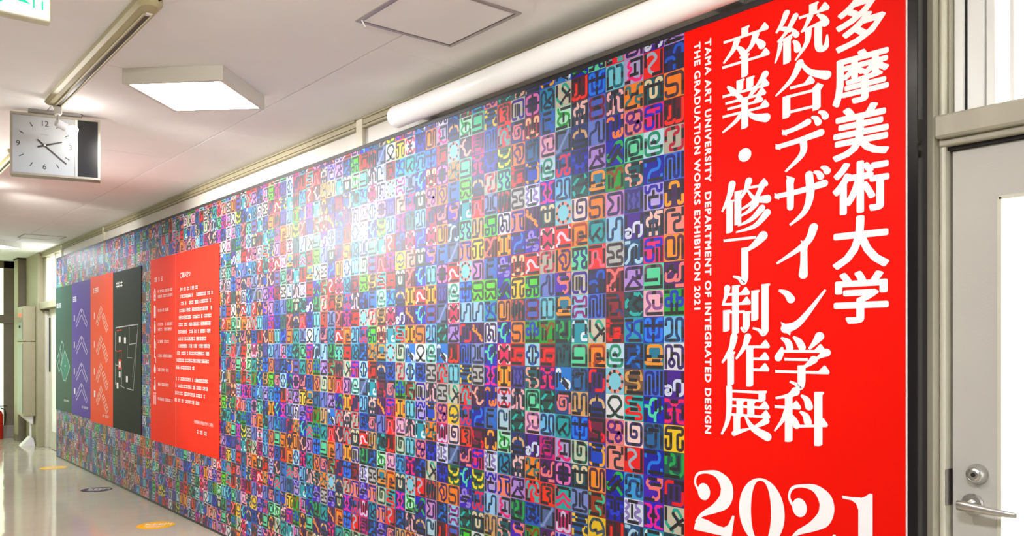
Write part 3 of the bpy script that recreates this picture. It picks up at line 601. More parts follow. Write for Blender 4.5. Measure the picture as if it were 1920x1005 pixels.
design('peachLoop','44244c','f4b4a4','c 0,2.8 .8,2.4 1.2,3.8 2.6,4; c 1,2 1.8,1.4 1.6,.4 2.8,0 4,1; k 2.4,4 4,4; k 0,2 0,0; k 2.6,3 2.6,1.4; k 4,3 4,1.6')
design('indigoW','3234a4','4a54d0','c 0,2.6 1,2.6 1,.8 2,.8 3,.8 3,2.6 4,2.6; k 0,4 1.4,4; k 2.6,4 4,4; k 2,3.4 2,1.6; k 1,3 1,2; k 3,3 3,2; k 2,.4 2,0; k 0,1 0,0; k 4,1 4,0')

INK_GAIN = .70          # ink on matt paper is darker than the light colours it was noted in
DARK = lin('18141c')
G0, GS, GW = .105, .1975, .128
def ink_colour(h):
    c = lin(h); m = sum(c)/3
    return tuple(max(0.0, m + (x - m)*1.25)*INK_GAIN for x in c)
def fillet(pts, r):
    """list of (point list, is_arc) runs along a rounded polyline"""
    P = [Vector(p) for p in pts]
    closed = len(P) > 3 and (P[0]-P[-1]).length < 1e-6
    runs = []; cur = P[0]
    n = len(P)
    corners = list(range(1, n-1))
    for i in corners:
        a, b, c = P[i-1], P[i], P[i+1]
        l1, l2 = (a-b).length, (c-b).length
        rr = min(r, l1*(.5 if i > 1 else .98), l2*(.5 if i < n-2 else .98))
        s = b + (a-b).normalized()*rr; e = b + (c-b).normalized()*rr
        runs.append(([cur, s], False))
        arc = [((1-t)**2)*s + 2*t*(1-t)*b + t*t*e for t in (0, .2, .4, .6, .8, 1)]
        # quadratic bulges a little less than a circle; push it outwards
        arc = [p + (b - (s+e)/2)*.12*4*t*(1-t) for p, t in zip(arc, (0, .2, .4, .6, .8, 1))]
        runs.append((arc, True)); cur = e
    runs.append(([cur, P[-1]], False))
    return runs
def ribbon(mb, pts, w, col, y=None):
    pts = [p for i, p in enumerate(pts) if i == 0 or (p - pts[i-1]).length > 1e-5]
    if len(pts) < 2: return
    L = []; R = []
    for i, p in enumerate(pts):
        if i == 0: d = pts[1]-p
        elif i == len(pts)-1: d = p-pts[-2]
        else: d = (pts[i+1]-p).normalized() + (p-pts[i-1]).normalized()
        d = d.normalized(); nrm = Vector((-d.y, d.x))
        L.append(p + nrm*w/2); R.append(p - nrm*w/2)
    mb.strip(L, R, col, y=y)
def tile_mb(name, s=PITCH):
    bg, col, strokes = D[name]
    bgc, cc = ink_colour(bg), ink_colour(col)
    mb = MB()
    g = .0045
    mb.poly([(g*s, g*s), ((1-g)*s, g*s), ((1-g)*s, (1-g)*s), (g*s, (1-g)*s)], bgc)
    later = []
    for raw in strokes.split(';'):
        tok = raw.split()
        kind = tok[0]
        pts = [tuple((G0 + GS*float(v))*s for v in t.split(',')) for t in tok[1:]]
        w = GW*s
        # square ends reach half a stroke past the last grid point
        def ext(a, b): a, b = Vector(a), Vector(b); return tuple(b + (b-a).normalized()*w*.5)
        if (Vector(pts[0]) - Vector(pts[-1])).length > 1e-6:
            pts = [ext(pts[1], pts[0])] + pts[1:-1] + [ext(pts[-2], pts[-1])]
        if kind == 'k':
            later.append(([Vector(p) for p in pts], DARK)); continue
        runs = fillet(pts, (.3 if kind == 'o' else .95)*GS*s)
        allp = []
        for r, arc in runs: allp += r
        ribbon(mb, allp, w, cc)
        if kind in 'mo':
            for r, arc in runs:
                if not arc:
                    l = (r[1]-r[0]).length
                    if l > .3*GS*s:
                        d = (r[1]-r[0])
                        a, b = (.22, .78) if l > 1.2*GS*s else (.0, 1.0)
                        if kind == 'o': a, b = .22, .78
                        later.append(([r[0] + d*a, r[0] + d*b], DARK))
    for pts, c in later: ribbon(mb, pts, w, c)
    return mb

GRID = {
 0: 'navyArch orangeD maroonU greyS periM purpArch pinkR2 yelM purpRing greenPlus blue2U whiteLoop violetA violetX yellowI tealGreenS purpO beigeCheck tealDiamond',
 1: 'red2 tealM magentaS paleSwirl indigo2 lavCrown slateKey magentaS mintHook pinkSq blueTri orangeArch periM indigoY steelM indigo2 violetS blueX cyanArch',
 2: 'lavMag orangeH pinkKnot mintSq tealPinkS purpFlower violetA navyRU lilacZ tealDiamond cyanS navySteps brownS tealRedS pinkG red2 blueOmega paleLav navyRU',
 3: 'cyanU slateM indigoOr blueGreenDiag greenBrown lilacSigma paleN greyH maroonY maroonF redSquig paleSwirl cyanRing whiteAlpha pinkKnot pinkR2 blueGreenDiag indigoW maroonU',
 4: 'blueTri peri8 periN lilacZ orangeArch orangeD tealCheck redN navyArch periM beigeCheck orangeSwirl purpO navyCrown maroonS blueYel yelM brownMint yellowQ',
 5: 'maroonU slateKey navyCrown indigoW tealSlash pinkG orangeSwirl mintStar beigeLoops blueHS cyanArch mintHook steelM tanN blueTri sageG tealM periI blueYelS',
 6: 'beigeCheck greenSwirl slateSlash blueRed blue2U cyanRing red2w orangeLoop violetS orangeArch tealGreenS slateM2 blueCheckW slateSpiral tealCheck lavMag purpPhi tealChev magW',
 7: 'tealKnot blueTwo pinkSq paleSwirl blueX tealM crimX greyS periN cyanU greenBrown redSpiral violetX tealSlash blue2U mag8 purpRing orangeM slateSlash',
 8: 'purpPhi crimM steelM blueYel paleLav purpLeaf violetII red2w limeS peri8 greenPlus paleRing tealPinkS mintSq pinkSq violetA orangeH crimTeal blueKnot',
 9: 'beigeLoops slateSpiral orangeLoop redSquig greyH salmonT indigo2 crimM yellowI slateBars orangeD redSpiral purpFlower slateM tealSlash navyCrown slateKey lilacZ tealGreenS',
 10: 'orangeM crimTeal yellowDash mintStar slateBars whiteLoop orangeI violetII blueGreenDiag yelM indigoY crimX orangeI redIce paleRA greenSwirl tealKnot salmonT lavMag',
 11: 'blueYelS periM indigoW greyS periI limeS maroonY blueTwo limeH cyanS whiteLoop indigoY blueX indigoOr blueTwo purpArch paleLav lavCrown paleN',
 12: 'mintHook mag8 violetX navyCrown redN tanN yellowI lilacSigma limeH paleN purpLeaf periI greyH peachLoop indigo2 maroonS magentaS yellowDash blueRed',
 13: 'greenSwirl peachLoop mintHook limeH cyanArch mintStar salmonT cyanRing blueTri paleN purpO periM blueYelS crimTeal blueRed orangeM purpRing indigoY violetII',
 14: 'navyCrown cyanRing orangeH blueTwo violetS navyRU slateSlash red2w paleSwirl crimX lilacZ maroonU cyanU beigeCheck yellowQ pinkG slateSlash yellowDash orangeD',
}
mural = thing('mural', 'floor to ceiling mural of colourful square letter-like glyph tiles', 'mural', (-6.9, BOARD_Y + .066, 0))
MO = Vector((-6.9, BOARD_Y + .066, 0))
def mloc(x, y, z): return (x - MO.x, y - MO.y, z - MO.z)
def mbox(name, m, x0, x1, y0, y1, z0, z1, bev=0.0):
    return one(name, m, mural, (x0-MO.x, x1-MO.x, y0-MO.y, y1-MO.y, z0, z1), bev=bev)
XL = X_RIGHT - NCOL*PITCH
mbox('backing_board', mat('pale_grid_line', '7e768c', .4), XL - .03, -1.119, BOARD_Y + .0012, WALL_Y - .002, .012, 2.515)
mbox('top_border', M_BLACKM, XL - .045, -1.091, BOARD_Y - .0004, WALL_Y - .002, 2.508, 2.531, bev=.002)
mbox('end_frame', M_BLACK, -1.119, -1.091, BOARD_Y - .0004, WALL_Y - .002, .0, 2.531, bev=.002)
mbox('end_frame', M_BLACKM, XL - .045, XL - .001, BOARD_Y - .0004, WALL_Y - .002, .0, 2.531, bev=.002)
mbox('bottom_strip', M_BLACKM, XL - .045, -1.091, BOARD_Y - .0004, WALL_Y - .002, .0, .022, bev=.002)

POSTERS = [(-8.024, -6.32, .57, 2.19), (-12.1, -8.322, .60, 2.15)]
names = list(D)
tiles = []
prev = {}
for c in range(NCOL):
    for r in range(-1, NROW):
        x0 = X_RIGHT - (c+1)*PITCH; z0 = TOP - (r+1)*PITCH
        if any(a < x0 and x0 + PITCH < b and lo < z0 and z0 + PITCH < hi for a, b, lo, hi in POSTERS): continue
        g = GRID.get(c, '').split()
        if 0 <= r < len(g): n = g[r]
        else:
            n = random.choice(names)
            while n in (prev.get((c, r-1)), prev.get((c-1, r)), prev.get((c-1, r-1))): n = random.choice(names)
        prev[(c, r)] = n
        tiles.append((c, r, x0, z0, n))
cache = {n: tile_mb(n) for n in names}
tmesh = {}
# the 300 whole tiles that show largest are objects of their own, the rest is one field of tiles
def dist(t): return (t[2]**2 + BOARD_Y**2 + (t[3] + PITCH/2 - EYE)**2) * (1 if (0 <= t[1] <= 18 + t[0]*.4) else 100)
near = set((t[0], t[1]) for t in sorted([t for t in tiles if 0 <= t[1] < NROW-1], key=dist)[:300])
fv = []; ff = []; fcol = []
for c, r, x0, z0, n in tiles:
    if (c, r) in near:
        if n not in tmesh: tmesh[n] = cache[n].mesh('glyph_tile', PRINT)
        o = bpy.data.objects.new('glyph_tile', tmesh[n]); COL.objects.link(o)
        o.parent = mural; o.location = mloc(x0, BOARD_Y, z0)
    else:
        mb = cache[n]; b = len(fv)
        hi = (2.5085 - z0) if r < 0 else 9
        ox_, oy_, oz_ = mloc(x0, BOARD_Y, z0)
        fv += [(p[0]+ox_, p[1]+oy_, min(p[2], hi)+oz_) for p in mb.v]
        ff += [tuple(i+b for i in f) for f in mb.f]; fcol += mb.fc
fb = MB(); fb.v = fv; fb.f = ff; fb.fc = fcol; fb.mi = [0]*len(ff)
field = fb.build('glyph_tiles', PRINT, mural)
field['kind'] = 'stuff'

# ================================================================== the red title banner
BX0, BX1, BZ0, BZ1 = X_RIGHT, -1.119, .03, 2.507
BY = BOARD_Y - .0035
banner = thing('title_banner', 'tall red banner with large white vertical Japanese lettering and 2021', 'banner', (BX0, BY, BZ0))
one('banner_sheet', M_RED, banner, (0, BX1-BX0-.0035, 0, .003, 0, BZ1-BZ0))
one('banner_edge', mat('white_sheet_edge', 'f0d8d4', .5), banner, (BX1-BX0-.0035, BX1-BX0, 0, .003, 0, BZ1-BZ0))

def ribbon_w(mb, pts, f, col=None, n=7, caps=True):
    """brush stroke: smooth line through (x, y, width) points in em/100, y down; f maps to the sheet"""
    P = [Vector(p) for p in pts]
    if len(P) == 2: P = [P[0], (P[0]+P[1])/2, P[1]]
    S = []
    for i in range(len(P)-1):
        p0 = P[max(i-1, 0)]; p1 = P[i]; p2 = P[i+1]; p3 = P[min(i+2, len(P)-1)]
        for k in range(n):
            t = k/n
            S.append(.5*((2*p1) + (p2-p0)*t + (2*p0-5*p1+4*p2-p3)*t*t + (3*p1-p0-3*p2+p3)*t**3))
    S.append(P[-1])
    L = []; R = []
    for i, p in enumerate(S):
        d = (S[min(i+1, len(S)-1)] - S[max(i-1, 0)]); d = Vector((d.x, d.y)).normalized(); nr = Vector((-d.y, d.x))
        q = Vector((p.x, p.y)); L.append(f(*(q - nr*p.z/2))); R.append(f(*(q + nr*p.z/2)))
    mb.strip(L, R, col)
    if caps:
        for e in (S[0], S[-1]):
            if e.z > 4:
                mb.poly([f(e.x + e.z/2*cos(2*pi*i/14), e.y + e.z/2*sin(2*pi*i/14)) for i in range(14)], col)

MINCHO = {
 '統': 'P 24,3,12 16,20,9 5,34,4;P 8,26,4 22,32,9 30,38,6;P 40,14,11 26,36,8 8,52,4;P 8,52,4 24,50,5 40,44,5;P 32,34,4 38,42,8 42,49,11;V 25,50,97;P 13,58,9 10,72,7 3,90,3;P 36,58,4 42,66,10 44,76,13;V 71,2,22;H 46,97,20;P 66,24,11 60,36,7 54,44,5;P 52,46,5 70,43,5 84,40,5;P 78,24,4 88,34,10 92,44,14;P 63,48,12 60,70,9 40,96,3;P 80,46,13 80,78,13 84,88,12 93,86,10 95,66,3',
 '合': 'P 48,3,14 34,28,10 4,52,3;P 50,3,6 66,24,10 94,38,16;H 30,72,44;V 24,57,98;V 77,54,96;T 24,77,59;T 24,77,88;U 78,56',
 'デ': 'K 20,24,9 40,21,9 62,14,12;K 8,48,9 46,44,10 84,38,13;P 54,46,13 52,70,11 22,97,4;P 68,6,4 76,11,9 80,19,12;P 80,0,4 88,4,9 92,11,12',
 'ザ': 'K 6,40,9 46,37,10 90,30,13;K 30,14,13 31,40,13 31,64,12;P 64,10,14 66,46,14 56,76,10 30,97,4;P 72,6,4 80,10,9 84,17,12;P 84,0,4 91,3,9 95,9,12',
 'イ': 'P 72,6,15 58,34,12 6,66,4;K 55,36,12 55,70,13 54,90,16',
 'ン': 'P 10,16,4 24,23,11 32,34,15;K 22,88,17 48,76,12 92,20,4',
 '学': 'P 14,5,4 26,13,12 30,24,13;P 36,3,4 46,12,12 52,23,13;P 82,3,16 74,14,10 64,26,4;P 16,24,5 13,34,12 9,42,14;H 16,90,30;P 94,32,14 84,38,8 76,44,4;T 20,62,45;P 72,45,14 62,54,8 52,60,4;V 51,56,90;P 51,88,13 48,96,11 40,90,6 30,86,4;H 3,97,68',
 '科': 'P 40,4,16 28,12,8 4,18,4;V 28,10,98;H 2,48,34;P 26,38,12 16,60,7 2,80,3;P 32,46,4 38,56,10 42,66,13;P 50,10,4 60,18,11 64,30,14;P 48,40,4 58,47,11 62,58,14;R 36,68,94,62;V 80,3,100',
 '卒': 'V 50,2,20;H 6,95,19;P 34,24,14 26,40,10 6,60,4;P 32,34,4 42,44,11 48,54,13;P 72,24,14 62,44,9 40,60,4;P 68,30,4 78,40,11 84,48,15;H 3,97,68;V 50,56,99',
 '業': 'V 40,2,24;V 60,2,24;P 14,8,4 22,16,10 28,24,13;P 90,5,14 82,14,9 72,24,4;H 4,96,26;P 30,27,4 38,34,10 42,40,11;P 70,27,12 64,34,8 58,40,5;H 10,90,41;H 14,84,53;H 4,96,66;V 50,40,99;P 44,68,10 30,82,8 4,97,4;P 54,67,5 68,80,11 92,88,17',
 '・': 'O 50,50,13',
 '修': 'P 24,3,15 18,26,11 3,54,4;V 19,34,98;V 36,18,84;P 58,2,14 52,18,9 40,36,4;H 50,94,15;P 84,17,11 68,42,8 40,56,4;P 56,20,4 70,38,9 94,42,16;P 72,48,12 58,60,8 40,68,3;P 84,58,13 64,76,9 36,86,3;P 94,68,14 70,90,9 32,98,3',
 '了': 'T 6,72,12;P 86,11,18 72,24,13 54,36,6;V 50,30,90;P 50,88,14 47,97,11 38,88,7 26,84,4',
 '制': 'P 14,6,13 12,20,9 4,40,4;H 14,58,19;H 4,60,38;V 31,2,98;T 12,50,54;V 12,50,92;V 53,54,86;P 53,84,12 49,91,8 42,84,4;V 70,14,72;V 90,3,92;P 90,90,14 86,97,10 78,90,6 66,86,4',
 '作': 'P 28,3,15 22,26,11 3,54,4;V 21,32,98;P 56,3,14 48,24,9 32,46,4;H 50,97,22;V 60,22,99;H 62,96,45;H 62,96,66',
 '展': 'P 18,3,13 18,40,12 14,70,9 2,96,4;T 18,84,9;V 84,6,26;T 18,84,25;H 24,96,38;V 40,26,58;V 62,26,58;H 18,98,55;V 34,56,90;P 28,92,10 42,86,8 60,80,3;P 52,58,5 66,78,12 94,92,17;P 92,62,13 80,70,9 68,76,4',
}
def mincho(ch, W, Hh, loc):
    """one brush-cut serif character as a part of the banner, top left corner at loc"""
    mb = MB(); f = lambda x, y: (x/100*W, -y/100*Hh)
    mb.EPS = .00002
    for s in MINCHO[ch].split(';'):
        k, rest = s.split(' ', 1)
        if k in 'PK':
            pts = [tuple(float(v) for v in t.split(',')) for t in rest.split()]
            ribbon_w(mb, pts, f, caps=True)
            if k == 'K':      # thick kana head
                x, y, w = pts[0]; mb.poly([f(x - w*.5, y - w*.75), f(x + w*.7, y - w*.2), f(x + w*.5, y + w*.75), f(x - w*.2, y + w*.3)])
            continue
        a = [float(v) for v in rest.split(',')]
        if k == 'V':
            x, y0, y1 = a; w = 14
            mb.poly([f(x-w/2, y0), f(x+w*.62, y0-1), f(x+w*.72, y0+1.5), f(x+w/2, y0+5), f(x+w/2, y1-4), f(x+w*.28, y1-1), f(x, y1), f(x-w/2, y1)])
        elif k in 'HTR':
            if k == 'R': x0, y0, x1, y1 = a
            else: x0, x1, y0 = a; y1 = y0
            w = 5.2
            mb.poly([f(x0, y0-w/2-.6), f(x0+2, y0-w/2), f(x1, y1-w/2), f(x1, y1+w/2), f(x0+2, y0+w/2), f(x0+.6, y0+w/2+.4)])
            if k in 'HR':   # triangular end of a serif horizontal
                mb.poly([f(x1-17, y1-w/2+.3), f(x1-7.5, y1-13), f(x1-5, y1-13), f(x1+1.6, y1-3.4), f(x1+2, y1), f(x1, y1+w/2)])
        elif k == 'U':
            x, y = a; mb.poly([f(x-9, y), f(x+1, y-9), f(x+11, y-2), f(x+7, y+5)])
        elif k == 'O':
            x, y, r = a; mb.disc(x/100*W, -y/100*Hh, r/100*W, n=28, ry=r/100*Hh)
    return mb.build('character', M_INK, banner, loc)
def bl(x, z, dy=-.0006): return (x - BX0, dy, z - BZ0)
for i, ch in enumerate('統合デザイン学科'): mincho(ch, .193, .1665, bl(-1.540, 2.458 - i*.1665))
for i, ch in enumerate('卒業・修了制作展'): mincho(ch, .190, .1665, bl(-1.741, 2.458 - i*.1665))
def fit_box(o, x0, x1, z0, z1):
    """stretch flat lettering to its measured box on the sheet"""
    me = o.data
    xs = [v.co.x for v in me.vertices]; zs = [v.co.z for v in me.vertices]
    a, b, c, d = min(xs), max(xs), min(zs), max(zs)
    me.transform(Matrix.Translation((x0, 0, z0)) @ Matrix.Diagonal(((x1-x0)/(b-a), 1, (z1-z0)/(d-c), 1)) @ Matrix.Translation((-a, 0, -c)))
for i, ch in enumerate('多摩美術大学'):
    o = text_mesh('character', ch, .2, M_INK, banner, bl(0, 0))
    bolder(o, .0062, .0048, 12)
    x0, zt_ = -1.340, 2.436 - i*.1585
    o.location = (0, -.0006, 0)
    pad = {'多': (.010, .010), '大': (0, 0), '学': (.004, .002)}.get(ch, (0, 0))
    fit_box(o, x0 - BX0 + pad[0], x0 + .172 - BX0 - pad[1], zt_ - .1535 - BZ0, zt_ - .002 - BZ0)
o = text_mesh('english_line', 'TAMA ART UNIVERSITY  DEPARTMENT OF INTEGRATED DESIGN', .03, M_INK, banner, (0, 0, 0), roll=-pi/2, spacing=1.16); bolder(o, .0011, .0011, 8)
o.location = (0, -.0006, 0); fit_box(o, -1.806 - BX0, -1.779 - BX0, 1.130 - BZ0, 2.458 - BZ0)
o = text_mesh('english_line', 'THE GRADUATION WORKS EXHIBITION 2021', .03, M_INK, banner, (0, 0, 0), roll=-pi/2, spacing=1.16); bolder(o, .0011, .0011, 8)
o.location = (0, -.0006, 0); fit_box(o, -1.851 - BX0, -1.824 - BX0, 1.548 - BZ0, 2.458 - BZ0)
# didone figures 2 0 2 1
def digit(ch, x0, x1):
    mb = MB(); mb.EPS = .00002
    W = x1-x0; Hh = .212
    f = lambda x, y: (x/100*W, -y/100*Hh)
    if ch == '2':
        ribbon_w(mb, [(12, 34, 5), (3, 22, 5), (10, 8, 5), (34, 2.5, 5), (60, 5, 13), (80, 22, 29), (76, 42, 27), (52, 58, 15), (20, 72, 7), (5, 86, 5)], f, n=9, caps=False)
        mb.disc(.25*W, -.345*Hh, .155*W, n=30, ry=.135*Hh)
        mb.poly([f(0, 98), f(3, 88), f(16, 77), f(36, 79), f(58, 84), f(74, 85), f(84, 80), f(94, 64), f(99, 64), f(92, 99)])
    elif ch == '0':
        n = 48; o_, i_ = [], []
        for k in range(n+1):
            a = 2*pi*k/n
            o_.append(f(50 + 50*cos(a), 50 - 50*sin(a)))
            cx, sy = cos(a), sin(a)
            ex = math.copysign(abs(cx)**.8, cx)
            i_.append(f(49 + 22*ex, 50 - 46*sy))
        mb.strip(o_, i_)
    else:
        mb.poly([f(54, 16), f(54, 94), f(100, 94), f(100, 0), f(90, 0), f(76, 5), f(60, 8)])
        mb.poly([f(0, 8), f(30, 8.4), f(60, 7), f(70, 12), f(54, 24), f(46, 16), f(30, 12.5), f(2, 12)])
        mb.poly([f(20, 94), f(130, 94), f(130, 98), f(20, 98)])
    return mb.build('numeral', M_INK, banner, bl(x0, 1.006))
digit('2', -1.852, -1.684); digit('0', -1.668, -1.500); digit('2', -1.489, -1.328); digit('1', -1.310, -1.217)

# ================================================================== information posters
PY = BOARD_Y - .006
WHITE = lin('f4f0ee')
M_PINK = print_material('poster_print', .55, .1)
def poster(name, label, color, x0, x1, z0, z1, rough=.38, group=None):
    p = thing(name, label, 'poster', (x0, PY, z0), 0, group)
    one('poster_sheet', mat('poster_' + color, color, rough + .14, var=.02, scale=2, spec=.1), p, (0, x1-x0, 0, .0045, 0, z1-z0))
    return p
def words(mb, u0, v, u1, h, col=WHITE, dens=.86, ratio=.92, seed=0):
    """a row of tiny unreadable characters, each a cluster of little strokes"""
    rnd = random.Random(seed); u = u0
    while u + h*ratio*.8 < u1:
        w = h*ratio*rnd.uniform(.7, .95)
        if rnd.random() < dens:
            k = rnd.randint(2, 3)
            for j in range(k):
                vv = v + h*(j+.5)/k
                mb.rect(u, vv - h*.07, u + w, vv + h*.07, col)
            a_ = u + w*rnd.uniform(.1, .75); mb.rect(a_, v, a_ + w*.17, v + h, col)
        u += h*ratio
def ink(mb, name, parent, dy=-.0006):
    o = mb.build(name, M_PINK, parent, (0, dy, 0))
    if name in ('body_text', 'rule_text', 'heading', 'plan_lines', 'building_drawing', 'hall_drawing'): o['kind'] = 'stuff'   # print too fine to pick apart
    return o

# greeting (red, wide, seam between its two sheets)
gx0, gx1, gz0_, gz1_ = -8.024, -6.32, .567, 2.194
gp = poster('greeting_poster', 'wide orange-red greeting poster with two columns of small white text', 'f02c14', gx0, gx1, gz0_, gz1_)
q = MB(); q.rect(-7.3225-gx0, 0, -7.319-gx0, gz1_-gz0_, lin('ff9c88')); ink(q, 'sheet_seam', gp)
text_mesh('heading', 'ごあいさつ', .052, M_INK, gp, (-7.215-gx0, -.0007, 1.985-gz0_), offset=.001)
q = MB(); v = 1.888 - gz0_
for i in range(12):
    L = [.55, 1, 1, 1, 1, 1, 1, .97, 1, 1, 1, .58][i]
    words(q, -7.205-gx0, v - .018, -7.205-gx0 + L*.78, .031, seed=i); v -= .0585
v -= .035
for i in range(4):
    words(q, -7.205-gx0, v - .018, -7.205-gx0 + (.78 if i < 3 else .6), .031, seed=30+i); v -= .0585
words(q, -6.66-gx0, .735-gz0_, -6.44-gx0, .034, seed=41)
ink(q, 'body_text', gp)
text_mesh('signature', '多摩美術大学統合デザイン学科', .033, M_INK, gp, (-6.44-gx0, -.0007, .800-gz0_), align='RIGHT', sx=.93)
q = MB(); words(q, -7.915-gx0, 1.985-gz0_, -7.63-gx0, .044, seed=50); ink(q, 'heading', gp)
for i, zz in enumerate((1.877, 1.729, 1.586, 1.453, 1.329, 1.205, 1.077, .948)):
    for k in range(2 if i in (0, 2) else 1):
        q = MB(); words(q, -7.81-gx0, zz - gz0_ - .012 + (.02 if i in (0, 2) else 0) - k*.045, -7.40-gx0 - (.1 if i in (1, 3, 5, 6) else 0), .028, seed=60+i*3+k); ink(q, 'rule_text', gp)
    q = MB(); u = -7.90-gx0; v = zz-gz0_
    if i == 0: q.line([(u-.02, v-.05), (u-.02, v+.02), (u, v+.05), (u+.02, v+.02), (u+.02, v-.05)], .012, WHITE, close=True); q.disc(u, v-.01, .012, WHITE)
    elif i == 1: q.rect(u-.025, v-.05, u+.005, v+.05, WHITE); q.rect(u+.012, v-.05, u+.026, v+.04, WHITE); q.rect(u-.025, v-.06, u+.026, v-.054, WHITE)
    elif i == 2: q.disc(u, v-.01, .020, WHITE, ry=.05); q.disc(u, v+.045, .012, WHITE)
    elif i == 3: q.disc(u-.005, v+.05, .012, WHITE); q.rect(u-.02, v-.06, u+.002, v+.03, WHITE); q.line([(u, v+.01), (u+.025, v-.02)], .012, WHITE); q.rect(u+.012, v-.06, u+.026, v-.03, WHITE)
    elif i == 4: q.disc(u-.01, v+.05, .011, WHITE); q.line([(u-.01, v+.03), (u-.008, v-.01), (u+.018, v-.015), (u+.022, v-.055)], .015, WHITE)
    elif i == 5: q.disc(u, v, .026, WHITE, ry=.034); q.rect(u-.012, v+.03, u+.012, v+.045, WHITE)
    elif i == 6: q.disc(u, v+.055, .011, WHITE); q.rect(u-.008, v-.02, u+.014, v+.035, WHITE); q.disc(u-.006, v-.035, .022, WHITE); q.rect(u+.012, v-.06, u+.022, v, WHITE)
    else:
        for du in (-.022, .022): q.disc(u+du, v+.045, .010, WHITE); q.rect(u+du-.009, v-.055, u+du+.009, v+.03, WHITE)
    ink(q, 'pictogram', gp)

# black floor plan poster
bp_ = poster('floor_plan_poster', 'black poster with a white line floor plan', '1d1a1b', -9.314, -8.322, .58, 2.164, .42)
ox_, oz_ = -9.314, .58
P = lambda x, z: (x-ox_, z-oz_)
q = MB(); words(q, P(-9.20, 0)[0], 2.0-oz_, P(-8.93, 0)[0], .062, seed=5, ratio=1.05, dens=1); ink(q, 'heading', bp_)
q = MB(); LG = lin('b8b4b4')
q.line([P(-9.20, 1.12), P(-9.20, 1.60), P(-8.42, 1.62), P(-8.58, .99), P(-8.80, 1.0)], .010, LG)
q.line([P(-8.72, 1.60), P(-8.72, 1.43), P(-8.50, 1.44)], .008, LG)
q.line([P(-8.78, 1.42), P(-8.78, 1.30), P(-8.62, 1.30)], .007, LG)
q.line([P(-9.20, 1.22), P(-9.05, 1.22), P(-9.05, 1.02), P(-8.88, 1.0)], .008, LG)
q.line([P(-8.98, 1.20), P(-8.98, 1.02)], .007, LG)
q.line([P(-8.46, 1.52), P(-8.60, 1.12)], .006, LG)
q.rect(*P(-9.215, 1.02), *P(-9.19, 1.24), LG); q.rect(*P(-9.215, 1.36), *P(-9.19, 1.56), LG)
ink(q, 'plan_lines', bp_)
RD = lin('d83a34')
for ln in ([P(-9.17, 1.57), P(-8.99, 1.575)], [P(-9.17, 1.36), P(-8.99, 1.37), P(-9.0, 1.20)]):
    q = MB(); q.line(ln, .008, RD); ink(q, 'red_route', bp_)
q = MB(); q.rect(*P(-9.11, 1.18), *P(-9.01, 1.28), RD); ink(q, 'red_room', bp_)
for x, z in ((-9.09, 1.45), (-8.90, 1.44), (-9.09, 1.20), (-9.09, 1.10), (-8.83, 1.06), (-9.17, .985)):
    q = MB(); q.rect(*P(x, z), *P(x + .065, z + .06), WHITE); ink(q, 'room_mark', bp_, -.0009)

# orange, purple and green building posters
def iso(mb, cx, cz, w, hh, rooms, col, lw=.009):
    """two building wings meeting at a corner, seen from above"""
    k = lambda x, z: (cx + x*w, cz + z*hh)
    a = [k(-.5, -.28), k(-.42, -.46), k(.0, .16), k(.42, -.5), k(.5, -.32), k(.12, .40), k(0, .5), k(-.12, .40)]
    mb.line(a, lw, col, close=True)
    for i in range(rooms):
        t = (i+1)/(rooms+1)
        mb.line([k(-.5+.38*t, -.28+.68*t), k(-.42+.42*t, -.46+.62*t)], lw*.8, col)
        mb.line([k(.5-.38*t, -.32+.72*t), k(.42-.42*t, -.5+.66*t)], lw*.8, col)
    mb.line([k(-.05, .36), k(0, .30), k(.05, .36), k(0, .42)], lw, col, close=True)
def slab(mb, cx, cz, w, hh, rooms, col, lw=.009, near=True):
    k = lambda x, z: (cx + x*w, cz + z*hh)
    A = [k(-.5, -.08), k(-.36, -.24), k(.02, .34), k(-.1, .5)]; B = [k(-.02, .10), k(.16, .20), k(.5, -.34), k(.34, -.5)]
    mb.line(A, lw, col, close=True); mb.line(B, lw, col, close=True)
    for i in range(rooms):
        t = (i+1)/(rooms+1)
        for Q in (A, B):
            l = lambda p, r: (p[0]+(r[0]-p[0])*t, p[1]+(r[1]-p[1])*t)
            if Q is A: mb.line([l(Q[0], Q[3]), l(Q[1], Q[2])], lw*.8, col)
            else: mb.line([l(Q[0], Q[3]), l(Q[1], Q[2])], lw*.8, col)
    mb.line([k(-.43, -.16), k(-.04, .42)], lw*.7, col); mb.line([k(.07, .15), k(.42, -.42)], lw*.7, col)
op = poster('building_map_poster', 'orange-red poster with four white line drawings of buildings', 'f0441a', -10.249, -9.314, .58, 2.172, .38)
q = MB(); words(q, .07, 1.988-.58, .36, .062, seed=8, dens=.95); words(q, .52, .66-.58, .83, .03, seed=9); ink(q, 'heading', op)
OC = lin('f8d4c4')
for i, zz in enumerate((1.70, 1.385, 1.09, .845)):
    q = MB(); slab(q, .50, zz-.58, .50, .285, 4 + (i == 0), OC); ink(q, 'building_drawing', op)
    q = MB(); q.rect(.155, zz-.58+.01, .185 + .03*(i == 3), zz-.58+.08, WHITE); ink(q, 'level_mark', op)
pp = poster('building_map_poster', 'purple poster with four white line drawings of a bent building', '54289c', -11.156, -10.249, .60, 2.155, .38)
q = MB(); words(q, .05, 1.93-.60, .24, .068, seed=11, dens=1); words(q, .50, .70-.60, .82, .028, seed=12); ink(q, 'heading', pp)
for i, zz in enumerate((1.735, 1.42, 1.11, .875)):
    q = MB(); iso(q, .48, zz-.60, .56, .21, 4, lin('d8c8ee'), .010); ink(q, 'building_drawing', pp)
    q = MB(); q.rect(.11, zz-.60-.03, .145 + .03*(i == 3), zz-.60+.04, WHITE); ink(q, 'level_mark', pp)
